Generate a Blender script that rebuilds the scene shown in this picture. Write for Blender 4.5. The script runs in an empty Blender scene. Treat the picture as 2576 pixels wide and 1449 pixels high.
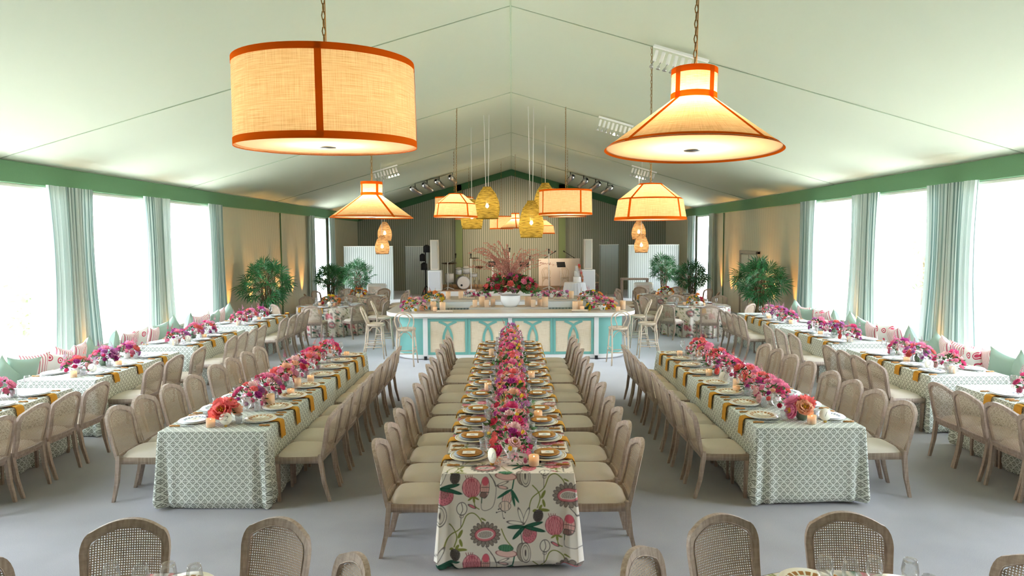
import bpy, math, random
import numpy as np
from mathutils import Vector, Matrix
PI = math.pi
sc = bpy.context.scene
COL = sc.collection
random.seed(7)

# ------------------------------------------------------------------ camera
F_PX, W_PX = 1717.0, 2576.0
PITCH = math.atan(124 / F_PX)
ROLL = 0.0055
cam_d = bpy.data.cameras.new('camera'); cam = bpy.data.objects.new('camera', cam_d); COL.objects.link(cam)
cam_d.sensor_width = 36; cam_d.lens = 36 * F_PX / W_PX; cam_d.clip_end = 300
_r, _u = Vector((1, 0, 0)), Vector((0, math.sin(PITCH), math.cos(PITCH)))
_f = Vector((0, math.cos(PITCH), -math.sin(PITCH)))
_r2 = _r * math.cos(ROLL) - _u * math.sin(ROLL); _u2 = _r * math.sin(ROLL) + _u * math.cos(ROLL)
M = Matrix((_r2, _u2, -_f)).transposed().to_4x4(); M.translation = Vector((0, 0, 2.6))
cam.matrix_world = M
sc.camera = cam

# ------------------------------------------------------------------ colour, world, exposure
sc.view_settings.view_transform = 'Standard'; sc.view_settings.look = 'None'
sc.view_settings.gamma = 1; sc.view_settings.use_curve_mapping = False
sc.view_settings.exposure = 0.42
cy = sc.cycles
cy.use_denoising = True
cy.use_adaptive_sampling = True; cy.adaptive_threshold = 0.02
cy.max_bounces = 8; cy.diffuse_bounces = 5; cy.glossy_bounces = 3; cy.transmission_bounces = 4
cy.transparent_max_bounces = 12; cy.sample_clamp_indirect = 60; cy.caustics_reflective = False; cy.caustics_refractive = False
w = bpy.data.worlds.new('daylight'); sc.world = w; w.use_nodes = True
bg = w.node_tree.nodes['Background']; bg.inputs[0].default_value = (0.78, 0.86, 1.0, 1); bg.inputs[1].default_value = 16

WX = 7.78          # half width of the tent
RIDGE, EAVE = 6.05, 3.84
Y0, Y1 = -3.0, 34.5
WIN = [(3.7, 5.65),  (6.0, 8.75), (9.15, 11.75), (12.1, 14.6), (14.95, 17.55), (26.35, 28.5)]
def portal(loc, rot, sx, sy):
    l = bpy.data.lights.new('window_daylight', 'AREA'); l.shape = 'RECTANGLE'; l.size = sx; l.size_y = sy
    l.cycles.is_portal = True
    o = bpy.data.objects.new('window_daylight', l); o.location = loc; o.rotation_euler = rot; COL.objects.link(o)
for s in (-1, 1):
    portal((s * (WX + .12), 10.65, 1.85), (0, s * PI / 2, 0), 3.3, 14.0)
    portal((s * (WX + .12), 27.4, 1.85), (0, s * PI / 2, 0), 3.3, 2.2)
sl = bpy.data.lights.new('sun', 'SUN'); sl.energy = 43; sl.angle = .02; sl.color = (1, .965, .97)
so = bpy.data.objects.new('sun', sl); COL.objects.link(so); so.rotation_euler = (math.radians(26), 0, 0)

# ------------------------------------------------------------------ nodes / materials
def srgb(r, g, b):
    f = lambda c: (c / 255) / 12.92 if c / 255 <= .04045 else (((c / 255) + .055) / 1.055) ** 2.4
    return (f(r), f(g), f(b), 1)
class NT:
    def __init__(s, name):
        s.m = bpy.data.materials.new(name); s.m.use_nodes = True; s.t = s.m.node_tree; s.n = s.t.nodes
        s.bsdf = s.n['Principled BSDF']; s.out = s.n['Material Output']
    def node(s, t, **k):
        n = s.n.new(t)
        for a, v in k.items(): setattr(n, a, v)
        return n
    def link(s, a, b): s.t.links.new(a, b)
    def put(s, sock, v):
        if isinstance(v, bpy.types.NodeSocket): s.link(v, sock)
        elif v is not None: sock.default_value = v
    def math(s, op, a, b=None, c=None, clamp=False):
        n = s.node('ShaderNodeMath', operation=op); n.use_clamp = clamp
        s.put(n.inputs[0], a)
        if b is not None: s.put(n.inputs[1], b)
        if c is not None: s.put(n.inputs[2], c)
        return n.outputs[0]
    def mix(s, fac, a, b):
        n = s.node('ShaderNodeMix', data_type='RGBA'); s.put(n.inputs[0], fac); s.put(n.inputs[6], a); s.put(n.inputs[7], b)
        return n.outputs[2]
    def coord(s, which='Object'): return s.node('ShaderNodeTexCoord').outputs[which]
    def sep(s, v):
        n = s.node('ShaderNodeSeparateXYZ'); s.link(v, n.inputs[0]); return n.outputs
    def noise(s, scale, vec=None, detail=3, rough=.5):
        n = s.node('ShaderNodeTexNoise'); n.inputs['Scale'].default_value = scale; n.inputs['Detail'].default_value = detail
        n.inputs['Roughness'].default_value = rough
        if vec is not None: s.link(vec, n.inputs['Vector'])
        return n.outputs[0]
    def scale(s, v, x, y, z):
        n = s.node('ShaderNodeVectorMath', operation='MULTIPLY'); s.link(v, n.inputs[0]); n.inputs[1].default_value = (x, y, z); return n.outputs[0]
    def ramp(s, fac, p0, p1):
        n = s.node('ShaderNodeMapRange'); s.put(n.inputs[0], fac); n.inputs[1].default_value = p0; n.inputs[2].default_value = p1
        return n.outputs[0]
    def bump(s, h, strength=.3, dist=.01):
        n = s.node('ShaderNodeBump'); n.inputs['Strength'].default_value = strength; n.inputs['Distance'].default_value = dist
        s.link(h, n.inputs['Height']); s.link(n.outputs[0], s.bsdf.inputs['Normal'])
    def base(s, c, rough=.6, metal=0, spec=None):
        s.put(s.bsdf.inputs['Base Color'], c); s.bsdf.inputs['Roughness'].default_value = rough; s.bsdf.inputs['Metallic'].default_value = metal
        if spec is not None: s.bsdf.inputs['Specular IOR Level'].default_value = spec
        return s
def plain(name, c, rough=.6, metal=0, var=.0, scale=20, spec=None):
    t = NT(name)
    if var:
        n = t.noise(scale, t.coord())
        d = tuple(max(0, x * (1 - var)) for x in c[:3]) + (1,); l = tuple(min(1, x * (1 + var)) for x in c[:3]) + (1,)
        t.base(t.mix(n, d, l), rough, metal, spec)
    else: t.base(c, rough, metal, spec)
    return t.m
def wood(name, c1, c2, rough=.55):
    t = NT(name); v = t.scale(t.coord(), 3, 3, 40); n = t.noise(2.2, v, 4, .6); v2 = t.scale(t.coord(), 60, 60, 4)
    n2 = t.noise(1.0, v2, 3); f = t.math('ADD', t.math('MULTIPLY', n, .35), t.math('MULTIPLY', n2, .65))
    t.base(t.mix(t.ramp(f, .3, .7), c1, c2), rough); return t.m
def translucent(name, c, tc=None, amount=.5, weave=None, gloss=0.0, bump=None, see=0.0):
    """cloth or shade that lets light through"""
    t = NT(name); cc = weave(t, c) if weave else c
    d = t.node('ShaderNodeBsdfDiffuse'); tr = t.node('ShaderNodeBsdfTranslucent'); mx = t.node('ShaderNodeMixShader')
    t.put(d.inputs[0], cc); t.put(tr.inputs[0], cc if tc is None else tc); mx.inputs[0].default_value = amount
    t.link(d.outputs[0], mx.inputs[1]); t.link(tr.outputs[0], mx.inputs[2]); last = mx
    if see:
        tp = t.node('ShaderNodeBsdfTransparent'); m2 = t.node('ShaderNodeMixShader'); t.put(m2.inputs[0], see if not callable(see) else see(t))
        t.link(last.outputs[0], m2.inputs[1]); t.link(tp.outputs[0], m2.inputs[2]); last = m2
    t.link(last.outputs[0], t.out.inputs[0]); return t.m
def glass(name, tint=(1, 1, 1, 1), body=.06, c=(.9, .93, .95, 1)):
    t = NT(name); tp = t.node('ShaderNodeBsdfTransparent'); tp.inputs[0].default_value = tint
    gl = t.node('ShaderNodeBsdfGlossy'); gl.inputs['Roughness'].default_value = .04
    lw = t.node('ShaderNodeLayerWeight'); lw.inputs[0].default_value = .35
    f = t.math('ADD', t.math('MULTIPLY', lw.outputs['Fresnel'], .4), .02, clamp=True)
    m1 = t.node('ShaderNodeMixShader'); t.link(f, m1.inputs[0]); t.link(tp.outputs[0], m1.inputs[1]); t.link(gl.outputs[0], m1.inputs[2])
    df = t.node('ShaderNodeBsdfDiffuse'); df.inputs[0].default_value = c
    m2 = t.node('ShaderNodeMixShader'); m2.inputs[0].default_value = body; t.link(m1.outputs[0], m2.inputs[1]); t.link(df.outputs[0], m2.inputs[2])
    t.link(m2.outputs[0], t.out.inputs[0]); return t.m
def emit(name, c, s):
    t = NT(name); t.base(c, .5); t.bsdf.inputs['Emission Color'].default_value = c; t.bsdf.inputs['Emission Strength'].default_value = s; return t.m
def stripes(name, base_c, line_c, axis, pitch, duty, soft=.12, sheen=None, rough=.9):
    t = NT(name); x = t.sep(t.coord())[axis]
    ph = t.math('FRACT', t.math('DIVIDE', x, pitch)); d = t.math('ABSOLUTE', t.math('SUBTRACT', ph, .5))
    f = t.ramp(d, duty / 2 + soft / 2, duty / 2 - soft / 2)
    n = t.noise(60, t.coord()); col = t.mix(f, base_c, line_c); col = t.mix(t.math('MULTIPLY', n, .12), col, (0.1, .1, .09, 1))
    t.base(col, rough, spec=.1); return t.m
MT = {}
def raffia(t, c):
    uv = t.node('ShaderNodeUVMap').outputs[0]
    a = t.noise(1, t.scale(uv, 5, 190, 1), 3, .65); b = t.noise(1, t.scale(uv, 200, 5, 1), 3, .65)
    f = t.ramp(t.math('ADD', t.math('MULTIPLY', a, .6), t.math('MULTIPLY', b, .4)), .38, .62)
    return t.mix(f, tuple(x * k for x, k in zip(c[:3], (.7, .6, .46))) + (1,), c)
def weave_see(t):
    uv = t.node('ShaderNodeUVMap').outputs[0]; s_ = t.sep(uv)
    h = t.math('SINE', t.math('MULTIPLY', s_[1], 260)); return t.math('MULTIPLY', t.ramp(h, .2, .9), .35)
def wicker_c(t, c):
    uv = t.node('ShaderNodeUVMap').outputs[0]; s_ = t.sep(uv)
    h = t.math('ABSOLUTE', t.math('SINE', t.math('MULTIPLY', s_[1], 90))); n = t.noise(1, t.scale(uv, 5, 46, 1), 3)
    return t.mix(t.math('MULTIPLY', t.ramp(h, 0, .6), t.ramp(n, .35, .6)), tuple(x * .35 for x in c[:3]) + (1,), c)
MT['carpet'] = (lambda t: (t.base(t.mix(t.ramp(t.math('ADD', t.math('MULTIPLY', t.noise(260, t.coord(), 2), .7), t.math('MULTIPLY', t.noise(1.2, t.coord(), 3), .3)), .35, .65), srgb(126, 125, 128), srgb(172, 171, 174)), .95, spec=.05), t.bump(t.noise(300, t.coord(), 2), .25, .004), t.put(t.bsdf.inputs['Sheen Weight'], .9), t.put(t.bsdf.inputs['Sheen Roughness'], .35), t.m)[-1])(NT('grey_carpet'))
MT['liner'] = plain('sage_ceiling_liner', srgb(186, 195, 175), .8, var=.02, scale=.6, spec=.15)
MT['seam'] = plain('ceiling_seam', srgb(160, 174, 150), .8)
MT['valance'] = plain('sage_green_valance', srgb(112, 152, 116), .85, var=.05, scale=40, spec=.1)
MT['dkvalance'] = plain('deep_green_rafter_trim', srgb(72, 112, 80), .85, spec=.1)
MT['stripe_wall'] = stripes('striped_wall_fabric', srgb(172, 174, 160), srgb(98, 112, 96), 0, .105, .24)
MT['stripe_side'] = stripes('striped_side_fabric', srgb(222, 216, 192), srgb(184, 180, 158), 1, .085, .3)
MT['screen'] = stripes('striped_screen_fabric', srgb(214, 220, 214), srgb(116, 130, 122), 0, .085, .2)
MT['olive'] = plain('olive_upright', srgb(122, 138, 98), .85)
MT['white_frame'] = plain('white_frame_paint', srgb(240, 240, 232), .5)
MT['pane'] = glass('window_pane', (1, 1, 1, 1), .0)
def curtain_c(t, c):
    uv = t.node('ShaderNodeUVMap').outputs[0]; x = t.sep(uv)[0]
    ph = t.math('FRACT', t.math('DIVIDE', x, .07)); d = t.math('ABSOLUTE', t.math('SUBTRACT', ph, .5))
    return t.mix(t.ramp(d, .18, .08), c, srgb(132, 156, 152))
MT['curtain'] = translucent('striped_curtain_linen', srgb(206, 217, 213), amount=.1, weave=curtain_c)
MT['oak'] = wood('limed_oak', srgb(142, 122, 106), srgb(190, 171, 155))
MT['oakpale'] = wood('pale_washed_beech', srgb(196, 176, 152), srgb(226, 208, 186))
MT['seatcloth'] = plain('cream_seat_linen', srgb(214, 204, 190), .9, var=.04, scale=200, spec=.1)
MT['white'] = plain('white_paint', srgb(242, 242, 240), .45)
MT['ceramic'] = plain('white_ceramic', srgb(244, 243, 240), .2)
MT['teal'] = plain('teal_paint', srgb(120, 182, 172), .5, var=.03, scale=5)
MT['bartop'] = plain('pale_stone_counter', srgb(206, 196, 184), .25)
MT['black'] = plain('black_equipment', srgb(26, 26, 28), .5)
MT['metal'] = plain('brushed_steel', srgb(190, 190, 190), .3, 1)
MT['brass'] = plain('brass', srgb(196, 158, 84), .35, .9)
MT['chain'] = plain('aged_brass_chain', srgb(150, 118, 66), .5, .3)
MT['orange'] = translucent('orange_binding', srgb(232, 104, 24), amount=.22)
MT['raffia'] = translucent('raffia_shade', srgb(246, 222, 180), None, .55, raffia)
MT['raffia_panel'] = (lambda t: (t.base(t.mix(.35, raffia(t, srgb(246, 232, 208)), srgb(246, 230, 206)), .8), t.m)[-1])(NT('raffia_panel'))
MT['wick_y'] = translucent('ochre_seagrass_shade', srgb(206, 178, 84), amount=.45, weave=wicker_c, see=weave_see)
MT['wick_b'] = translucent('brown_wicker_shade', srgb(206, 168, 124), amount=.4, weave=wicker_c, see=weave_see)
MT['diffuser'] = translucent('linen_diffuser', srgb(252, 236, 214), amount=.7)
MT['bulb'] = emit('lit_bulb', (1, .78, .48, 1), 60)
MT['flame'] = emit('candle_flame', (1, .6, .25, 1), 25)
MT['spotlens'] = emit('spot_lamp_face', (1, .85, .6, 1), 8)
MT['uplens'] = emit('amber_uplight_face', (1, .42, .08, 1), 3)
MT['amber'] = translucent('amber_votive_glass', srgb(250, 236, 214), srgb(250, 226, 190), .6)
MT['wax'] = translucent('cream_candle_wax', srgb(248, 232, 206), srgb(255, 214, 160), .5)
MT['glass'] = glass('clear_glass', body=.025)
MT['patglass'] = glass('etched_tumbler_glass', (.985, .99, 1, 1), .1)
MT['greenvase'] = plain('mottled_green_vase', srgb(112, 134, 112), .3, var=.35, scale=60)
MT['mustard'] = plain('mustard_linen', srgb(208, 152, 62), .9, var=.06, scale=60, spec=.1)
MT['card'] = plain('cream_card', srgb(250, 244, 226), .7)
MT['ink'] = plain('grey_ink', srgb(120, 116, 108), .7)
MT['bamboo'] = plain('bamboo_handle', srgb(186, 130, 62), .5, var=.35, scale=90)
MT['blueplate'] = plain('pale_blue_grey_stoneware', srgb(196, 206, 216), .3)
def ringplate(name, base, rim, r0, r1, dots=None, n=16):
    t = NT(name); s_ = t.sep(t.coord()); r = t.math('SQRT', t.math('ADD', t.math('POWER', s_[0], 2), t.math('POWER', s_[1], 2)))
    inside = t.math('MULTIPLY', t.math('GREATER_THAN', r, r0), t.math('LESS_THAN', r, r1))
    if dots:
        a = t.math('ARCTAN2', s_[1], s_[0]); w_ = t.math('ABSOLUTE', t.math('SINE', t.math('MULTIPLY', a, n)))
        inside = t.math('MULTIPLY', inside, t.math('GREATER_THAN', w_, dots))
    t.base(t.mix(inside, base, rim), .25); return t.m
MT['charger'] = ringplate('gold_rimmed_charger', srgb(222, 214, 192), srgb(190, 168, 108), .148, .156)
MT['amberplate'] = plain('amber_glass_plate', srgb(184, 124, 44), .2, var=.25, scale=50)
MT['dishrim'] = ringplate('brown_patterned_plate', srgb(242, 234, 208), srgb(176, 120, 58), .085, .118, .45, 9)
MT['bluerim'] = ringplate('grey_patterned_plate', srgb(244, 246, 244), srgb(140, 152, 172), .088, .115, .5, 9)
MT['leaf'] = plain('leaf_green', srgb(70, 110, 48), .6, var=.45, scale=14)
MT['palmleaf'] = plain('palm_green', srgb(46, 112, 58), .4, var=.6, scale=9)
MT['stem'] = plain('palm_stem', srgb(104, 88, 58), .8, var=.3)
MT['branch'] = plain('dusty_pink_branch', srgb(186, 126, 112), .8, var=.35, scale=30)
MT['basket'] = plain('woven_basket', srgb(176, 138, 92), .9, var=.4, scale=70)
MT['pil_green'] = plain('sage_velvet', srgb(164, 190, 174), .9)
MT['bench'] = plain('putty_bench_fabric', srgb(188, 186, 168), .9)
def pil_stripe():
    t = NT('pink_striped_ticking'); x = t.sep(t.node('ShaderNodeUVMap').outputs[0])[0]
    d = t.math('ABSOLUTE', t.math('SUBTRACT', t.math('FRACT', t.math('MULTIPLY', x, 11)), .5)); t.base(t.mix(t.ramp(d, .2, .14), srgb(246, 236, 230), srgb(208, 112, 128)), .9); return t.m
def pil_floral():
    t = NT('pink_block_print'); uv = t.node('ShaderNodeUVMap').outputs[0]
    v = t.node('ShaderNodeTexVoronoi'); v.inputs['Scale'].default_value = 2.6; v.inputs['Randomness'].default_value = .35; t.link(uv, v.inputs['Vector'])
    d = v.outputs['Distance']; f = t.math('MULTIPLY', t.math('LESS_THAN', d, .34), t.math('GREATER_THAN', t.math('ABSOLUTE', t.math('SUBTRACT', d, .2)), .035))
    t.base(t.mix(f, srgb(250, 244, 240), srgb(218, 72, 104)), .9); return t.m
MT['pil_stripe'] = pil_stripe(); MT['pil_floral'] = pil_floral()
def leafprint():
    """pale cloth block-printed with a lattice of grey-green sprigs"""
    t = NT('green_sprig_print_cloth'); s_ = t.sep(t.node('ShaderNodeUVMap').outputs[0])
    a = t.math('DIVIDE', s_[0], .074); b = t.math('DIVIDE', s_[1], .08)
    p = t.math('FRACT', t.math('ADD', a, b)); q = t.math('FRACT', t.math('SUBTRACT', a, b))
    px = t.math('ABSOLUTE', t.math('SUBTRACT', p, q)); py = t.math('ADD', p, q)     # px: across the sprig, py: up it
    edge = t.math('MINIMUM', t.math('MINIMUM', p, q), t.math('MINIMUM', t.math('SUBTRACT', 1, p), t.math('SUBTRACT', 1, q)))
    inside = t.math('GREATER_THAN', edge, .085)
    ph = t.math('FRACT', t.math('ADD', t.math('MULTIPLY', py, 2.1), t.math('MULTIPLY', px, -2.6)))
    leafs = t.math('MULTIPLY', t.math('GREATER_THAN', ph, .42), t.math('GREATER_THAN', px, .07))
    f = t.math('MULTIPLY', inside, leafs)
    t.base(t.mix(f, srgb(228, 232, 222), srgb(112, 118, 104)), .9, spec=.1); return t.m
MT['leafprint'] = leafprint()
t_ = NT('botanical_print_linen'); a_ = t_.node('ShaderNodeVertexColor'); a_.layer_name = 'print'; t_.base(a_.outputs[0], .9, spec=.1); MT['floral'] = t_.m
def cane():
    t = NT('woven_cane'); uv = t.node('ShaderNodeUVMap').outputs[0]; s_ = t.sep(uv); P = .014
    fx = t.math('ABSOLUTE', t.math('SUBTRACT', t.math('FRACT', t.math('DIVIDE', s_[0], P)), .5))
    fy = t.math('ABSOLUTE', t.math('SUBTRACT', t.math('FRACT', t.math('DIVIDE', s_[1], P)), .5))
    d = t.math('ADD', t.math('MULTIPLY', t.math('MAXIMUM', fx, fy), .6), t.math('MULTIPLY', t.math('ADD', fx, fy), .4))
    hole = t.math('LESS_THAN', d, .30)
    c = t.mix(t.ramp(t.noise(1, t.scale(uv, 300, 300, 1), 2), .3, .7), srgb(150, 128, 104), srgb(204, 184, 160))
    t.base(c, .6); tp = t.node('ShaderNodeBsdfTransparent'); mx = t.node('ShaderNodeMixShader')
    t.link(hole, mx.inputs[0]); t.link(t.bsdf.outputs[0], mx.inputs[1]); t.link(tp.outputs[0], mx.inputs[2]); t.link(mx.outputs[0], t.out.inputs[0]); return t.m
MT['cane'] = cane()
FLC = {'coral': srgb(244, 118, 112), 'pink': srgb(242, 146, 176), 'hot': srgb(226, 72, 130), 'magenta': srgb(186, 52, 140), 'red': srgb(206, 48, 76),
       'peach': srgb(246, 186, 150), 'orange': srgb(242, 146, 66), 'yellow': srgb(246, 206, 44), 'lilac': srgb(200, 120, 182), 'blush': srgb(246, 200, 196), 'plum': srgb(130, 26, 70)}
for k_, c_ in FLC.items():
    MT['f_' + k_] = translucent('petal_' + k_, c_, amount=.38, weave=lambda t, c: t.mix(t.ramp(t.noise(30, t.coord(), 2), .35, .65), tuple(x * .82 for x in c[:3]) + (1,), tuple(min(1, x * 1.12 + .08) for x in c[:3]) + (1,)))

# ------------------------------------------------------------------ mesh helpers
class MB:
    def __init__(s): s.v = []; s.f = []; s.uv = []; s.mi = []; s.cm = 0; s.sm = []; s.smooth = True
    def add(s, vs, fs, uvs=None):
        b = len(s.v); s.v += [tuple(p) for p in vs]
        for i, f in enumerate(fs):
            s.f.append(tuple(b + k for k in f)); s.mi.append(s.cm); s.sm.append(s.smooth)
            s.uv.append([tuple(uvs[k]) for k in f] if uvs is not None else [(vs[k][0] + vs[k][1], vs[k][2]) for k in f])
        return s
    def box(s, c, d, rz=0, bev=0, ry=0, rx=0):
        hx, hy, hz = d[0] / 2, d[1] / 2, d[2] / 2; sm = s.smooth; s.smooth = False
        R = Matrix.Rotation(rz, 3, 'Z') @ Matrix.Rotation(ry, 3, 'Y') @ Matrix.Rotation(rx, 3, 'X') if (rz or ry or rx) else None
        if bev:
            e = min(bev, hx * .9, hy * .9, hz * .9); vs = []
            for z, k in ((-hz, e), (-hz + e, 0), (hz - e, 0), (hz, e)):
                for x, y in ((-hx + k + e, -hy + k), (hx - k - e, -hy + k), (hx - k, -hy + k + e), (hx - k, hy - k - e), (hx - k - e, hy - k), (-hx + k + e, hy - k), (-hx + k, hy - k - e), (-hx + k, -hy + k + e)): vs.append((x, y, z))
            fs = [tuple(range(7, -1, -1)), tuple(range(24, 32))]
            for r in range(3):
                for i in range(8): fs.append((r * 8 + i, r * 8 + (i + 1) % 8, r * 8 + 8 + (i + 1) % 8, r * 8 + 8 + i))
        else:
            vs = [(x, y, z) for z in (-hz, hz) for x, y in ((-hx, -hy), (hx, -hy), (hx, hy), (-hx, hy))]
            fs = [(3, 2, 1, 0), (4, 5, 6, 7), (0, 1, 5, 4), (1, 2, 6, 5), (2, 3, 7, 6), (3, 0, 4, 7)]
        if R: vs = [tuple(R @ Vector(p)) for p in vs]
        s.add([(p[0] + c[0], p[1] + c[1], p[2] + c[2]) for p in vs], fs); s.smooth = sm; return s
    def tube(s, pts, r, n=8, closed=False, caps=True):
        pts = [Vector(p) for p in pts]; N = len(pts); rs = r if isinstance(r, (list, tuple)) else [r] * N
        vs = []; up = None
        for i, p in enumerate(pts):
            t = (pts[(i + 1) % N] - pts[i - 1]) if closed else (pts[min(i + 1, N - 1)] - pts[max(i - 1, 0)])
            t = t.normalized() if t.length > 1e-9 else Vector((0, 0, 1))
            if up is None: up = Vector((0, 0, 1)) if abs(t.z) < .9 else Vector((1, 0, 0))
            a = up - t * up.dot(t); a = a.normalized() if a.length > 1e-6 else t.orthogonal().normalized(); up = a; b = t.cross(a)
            for k in range(n):
                th = 2 * PI * k / n; vs.append(p + (a * math.cos(th) + b * math.sin(th)) * rs[i])
        fs = []
        for i in range(N if closed else N - 1):
            j = (i + 1) % N
            for k in range(n): fs.append((i * n + k, i * n + (k + 1) % n, j * n + (k + 1) % n, j * n + k))
        if not closed and caps: fs += [tuple(range(n - 1, -1, -1)), tuple((N - 1) * n + k for k in range(n))]
        return s.add(vs, fs)
    def lathe(s, prof, n=20, c=(0, 0, 0), a0=0, a1=2 * PI, wob=None, usc=1.0):
        full = abs(a1 - a0 - 2 * PI) < 1e-6; m = n + 1; vs = []; uv = []; L = 0
        for i, (r, z) in enumerate(prof):
            if i: L += math.hypot(r - prof[i - 1][0], z - prof[i - 1][1])
            for k in range(m):
                th = a0 + (a1 - a0) * k / n; rr = r + (wob(th, z, r) if wob else 0)
                vs.append((c[0] + rr * math.cos(th), c[1] + rr * math.sin(th), c[2] + z)); uv.append((th * max(p[0] for p in prof) * usc, L))
        fs = [(i * m + k, i * m + k + 1, (i + 1) * m + k + 1, (i + 1) * m + k) for i in range(len(prof) - 1) for k in range(n)]
        return s.add(vs, fs, uv)
    def grid(s, nu, nv, fn, uvf=None, flip=False):
        vs = [fn(i / nu, j / nv) for j in range(nv + 1) for i in range(nu + 1)]
        uv = [(uvf(i / nu, j / nv) if uvf else (i / nu, j / nv)) for j in range(nv + 1) for i in range(nu + 1)]
        fs = []
        for j in range(nv):
            for i in range(nu):
                a = j * (nu + 1) + i; q = (a, a + 1, a + nu + 2, a + nu + 1); fs.append(q[::-1] if flip else q)
        return s.add(vs, fs, uv)
    def prism(s, poly, t, mp):
        """poly: list of (u, v); mp(u, v, w) gives the point; w from 0 to t"""
        n = len(poly); sm = s.smooth; s.smooth = False
        vs = [mp(u, v, 0) for u, v in poly] + [mp(u, v, t) for u, v in poly]
        fs = [tuple(range(n - 1, -1, -1)), tuple(range(n, 2 * n))] + [(i, (i + 1) % n, n + (i + 1) % n, n + i) for i in range(n)]
        s.add(vs, fs); s.smooth = sm; return s
    def band(s, outer, inner, t, mp):
        """a frame between two outlines of equal length, thickness t; open ended"""
        n = len(outer)
        for w, flip in ((0, True), (t, False)):
            vs = [mp(u, v, w) for u, v in outer] + [mp(u, v, w) for u, v in inner]
            fs = [(i, i + 1, n + i + 1, n + i) for i in range(n - 1)]
            s.add(vs, [f[::-1] for f in fs] if flip else fs)
        for line in (outer, inner):
            vs = [mp(u, v, 0) for u, v in line] + [mp(u, v, t) for u, v in line]
            s.add(vs, [(i, i + 1, n + i + 1, n + i) for i in range(n - 1)])
        for e in (0, n - 1):
            s.add([mp(*outer[e], 0), mp(*inner[e], 0), mp(*inner[e], t), mp(*outer[e], t)], [(0, 1, 2, 3)])
        return s
    def mesh(s, name, mats):
        me = bpy.data.meshes.new(name); me.from_pydata(s.v, [], s.f)
        for m in (mats if isinstance(mats, (list, tuple)) else [mats]): me.materials.append(m)
        uvl = me.uv_layers.new(name='UVMap'); flat = [c for f in s.uv for p in f for c in p]; uvl.data.foreach_set('uv', flat)
        me.polygons.foreach_set('material_index', s.mi); me.polygons.foreach_set('use_smooth', s.sm)
        me.validate(); me.update(); return me
    def build(s, name, mats, parent=None, loc=None):
        o = bpy.data.objects.new(name, s.mesh(name, mats)); COL.objects.link(o)
        if parent: o.parent = parent
        if loc: o.location = loc
        return o
def tag(o, label, cat, group=None, kind=None):
    if kind == 'structure' and not label: o['kind'] = kind; return o
    o['label'] = label; o['category'] = cat
    if group: o['group'] = group
    if kind: o['kind'] = kind
    return o
def thing(name, label, cat, loc=(0, 0, 0), rz=0, group=None):
    o = bpy.data.objects.new(name, None); COL.objects.link(o); o.empty_display_size = .1
    o.location = loc; o.rotation_euler = (0, 0, rz); return tag(o, label, cat, group)
KIDS = {}
def link_mesh(name, me, parent=None, loc=(0, 0, 0), rot=(0, 0, 0), sc_=1):
    o = bpy.data.objects.new(name, me); COL.objects.link(o); o.location = loc; o.rotation_euler = rot
    o.scale = (sc_,) * 3 if not isinstance(sc_, tuple) else sc_
    if parent: o.parent = parent
    return o
def copy_tree(o, parent=None):
    c = o.copy(); COL.objects.link(c)
    if parent is not None: c.parent = parent
    if o.name not in KIDS: KIDS[o.name] = list(o.children)
    for ch in KIDS[o.name]: copy_tree(ch, c)
    return c
class Proto:
    """first place() moves the built thing itself, later ones copy it with its parts"""
    def __init__(s, root): s.o = root; s.used = False; KIDS[root.name] = list(root.children)
    def place(s, loc, rz, label, group=None, sc_=None, rot=None):
        if s.used: c = copy_tree(s.o)
        else: c = s.o; s.used = True
        c.location = loc; c.rotation_euler = rot if rot else (0, 0, rz); c['label'] = label
        if group: c['group'] = group
        elif 'group' in c: del c['group']
        if sc_: c.scale = (sc_,) * 3 if not isinstance(sc_, tuple) else sc_
        return c
def struct(name, mb, m): o = mb.build(name, m); o['kind'] = 'structure'; return o
ORD = ['first', 'second', 'third', 'fourth', 'fifth', 'sixth', 'seventh', 'eighth', 'ninth', 'tenth', 'eleventh', 'twelfth', 'thirteenth', 'fourteenth', 'fifteenth', 'sixteenth', 'seventeenth', 'eighteenth', 'nineteenth', 'twentieth']
# ================================================================== the tent
struct('floor', MB().grid(60, 120, lambda u, v: (-8.2 + 16.4 * u, Y0 + (Y1 - Y0 + .3) * v, 0)), MT['carpet'])
lawn = plain('dry_grass', srgb(134, 136, 120), .9, var=.3, scale=.8)
def lawn_fn(s):
    return lambda u, v: (s * (8.3 + 32 * u), -12 + 62 * v, -.25 + .0 * u + (9.0 * max(0, u - .18) ** 1.1 + .35 * math.sin(9 * u + 11 * v)) * (1 if u > .1 else 0))
for s, nm in ((-1, 'ground_left'), (1, 'ground_right')):
    struct(nm, MB().grid(30, 40, lawn_fn(s), flip=s < 0), lawn)
for s, nm in ((-1, 'bounce_strip_left'), (1, 'bounce_strip_right')):  # added pale ground strips, bouncing sunlight up to brighten the ceiling near the eaves
    struct(nm, MB().box((s * 8.9, 16, -.1), (2.1, 46, .12)), plain('pale_bounce_strip', srgb(244, 243, 240), .9, var=.05, scale=2))
def ceil_z(x): return RIDGE - (RIDGE - EAVE) * abs(x) / 7.75
FR = [-1.9, 4.25, 10.4, 16.4, 22.5, 28.75, 34.4]
def sag(y, x):
    for a, b in zip(FR[:-1], FR[1:]):
        if a <= y <= b:
            k = (y - a) / (b - a); return .05 * math.sin(PI * k) * math.sin(PI * min(1, abs(x) / 7.75))
    return 0
for s, nm in ((-1, 'ceiling_left'), (1, 'ceiling_right')):
    struct(nm, MB().grid(28, 150, lambda u, v: (s * 7.8 * u, Y0 + (Y1 - Y0 + .3) * v, ceil_z(7.8 * u) + sag(Y0 + (Y1 - Y0) * v, 7.8 * u)), flip=s > 0), MT['liner'])
k = 0
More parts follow.
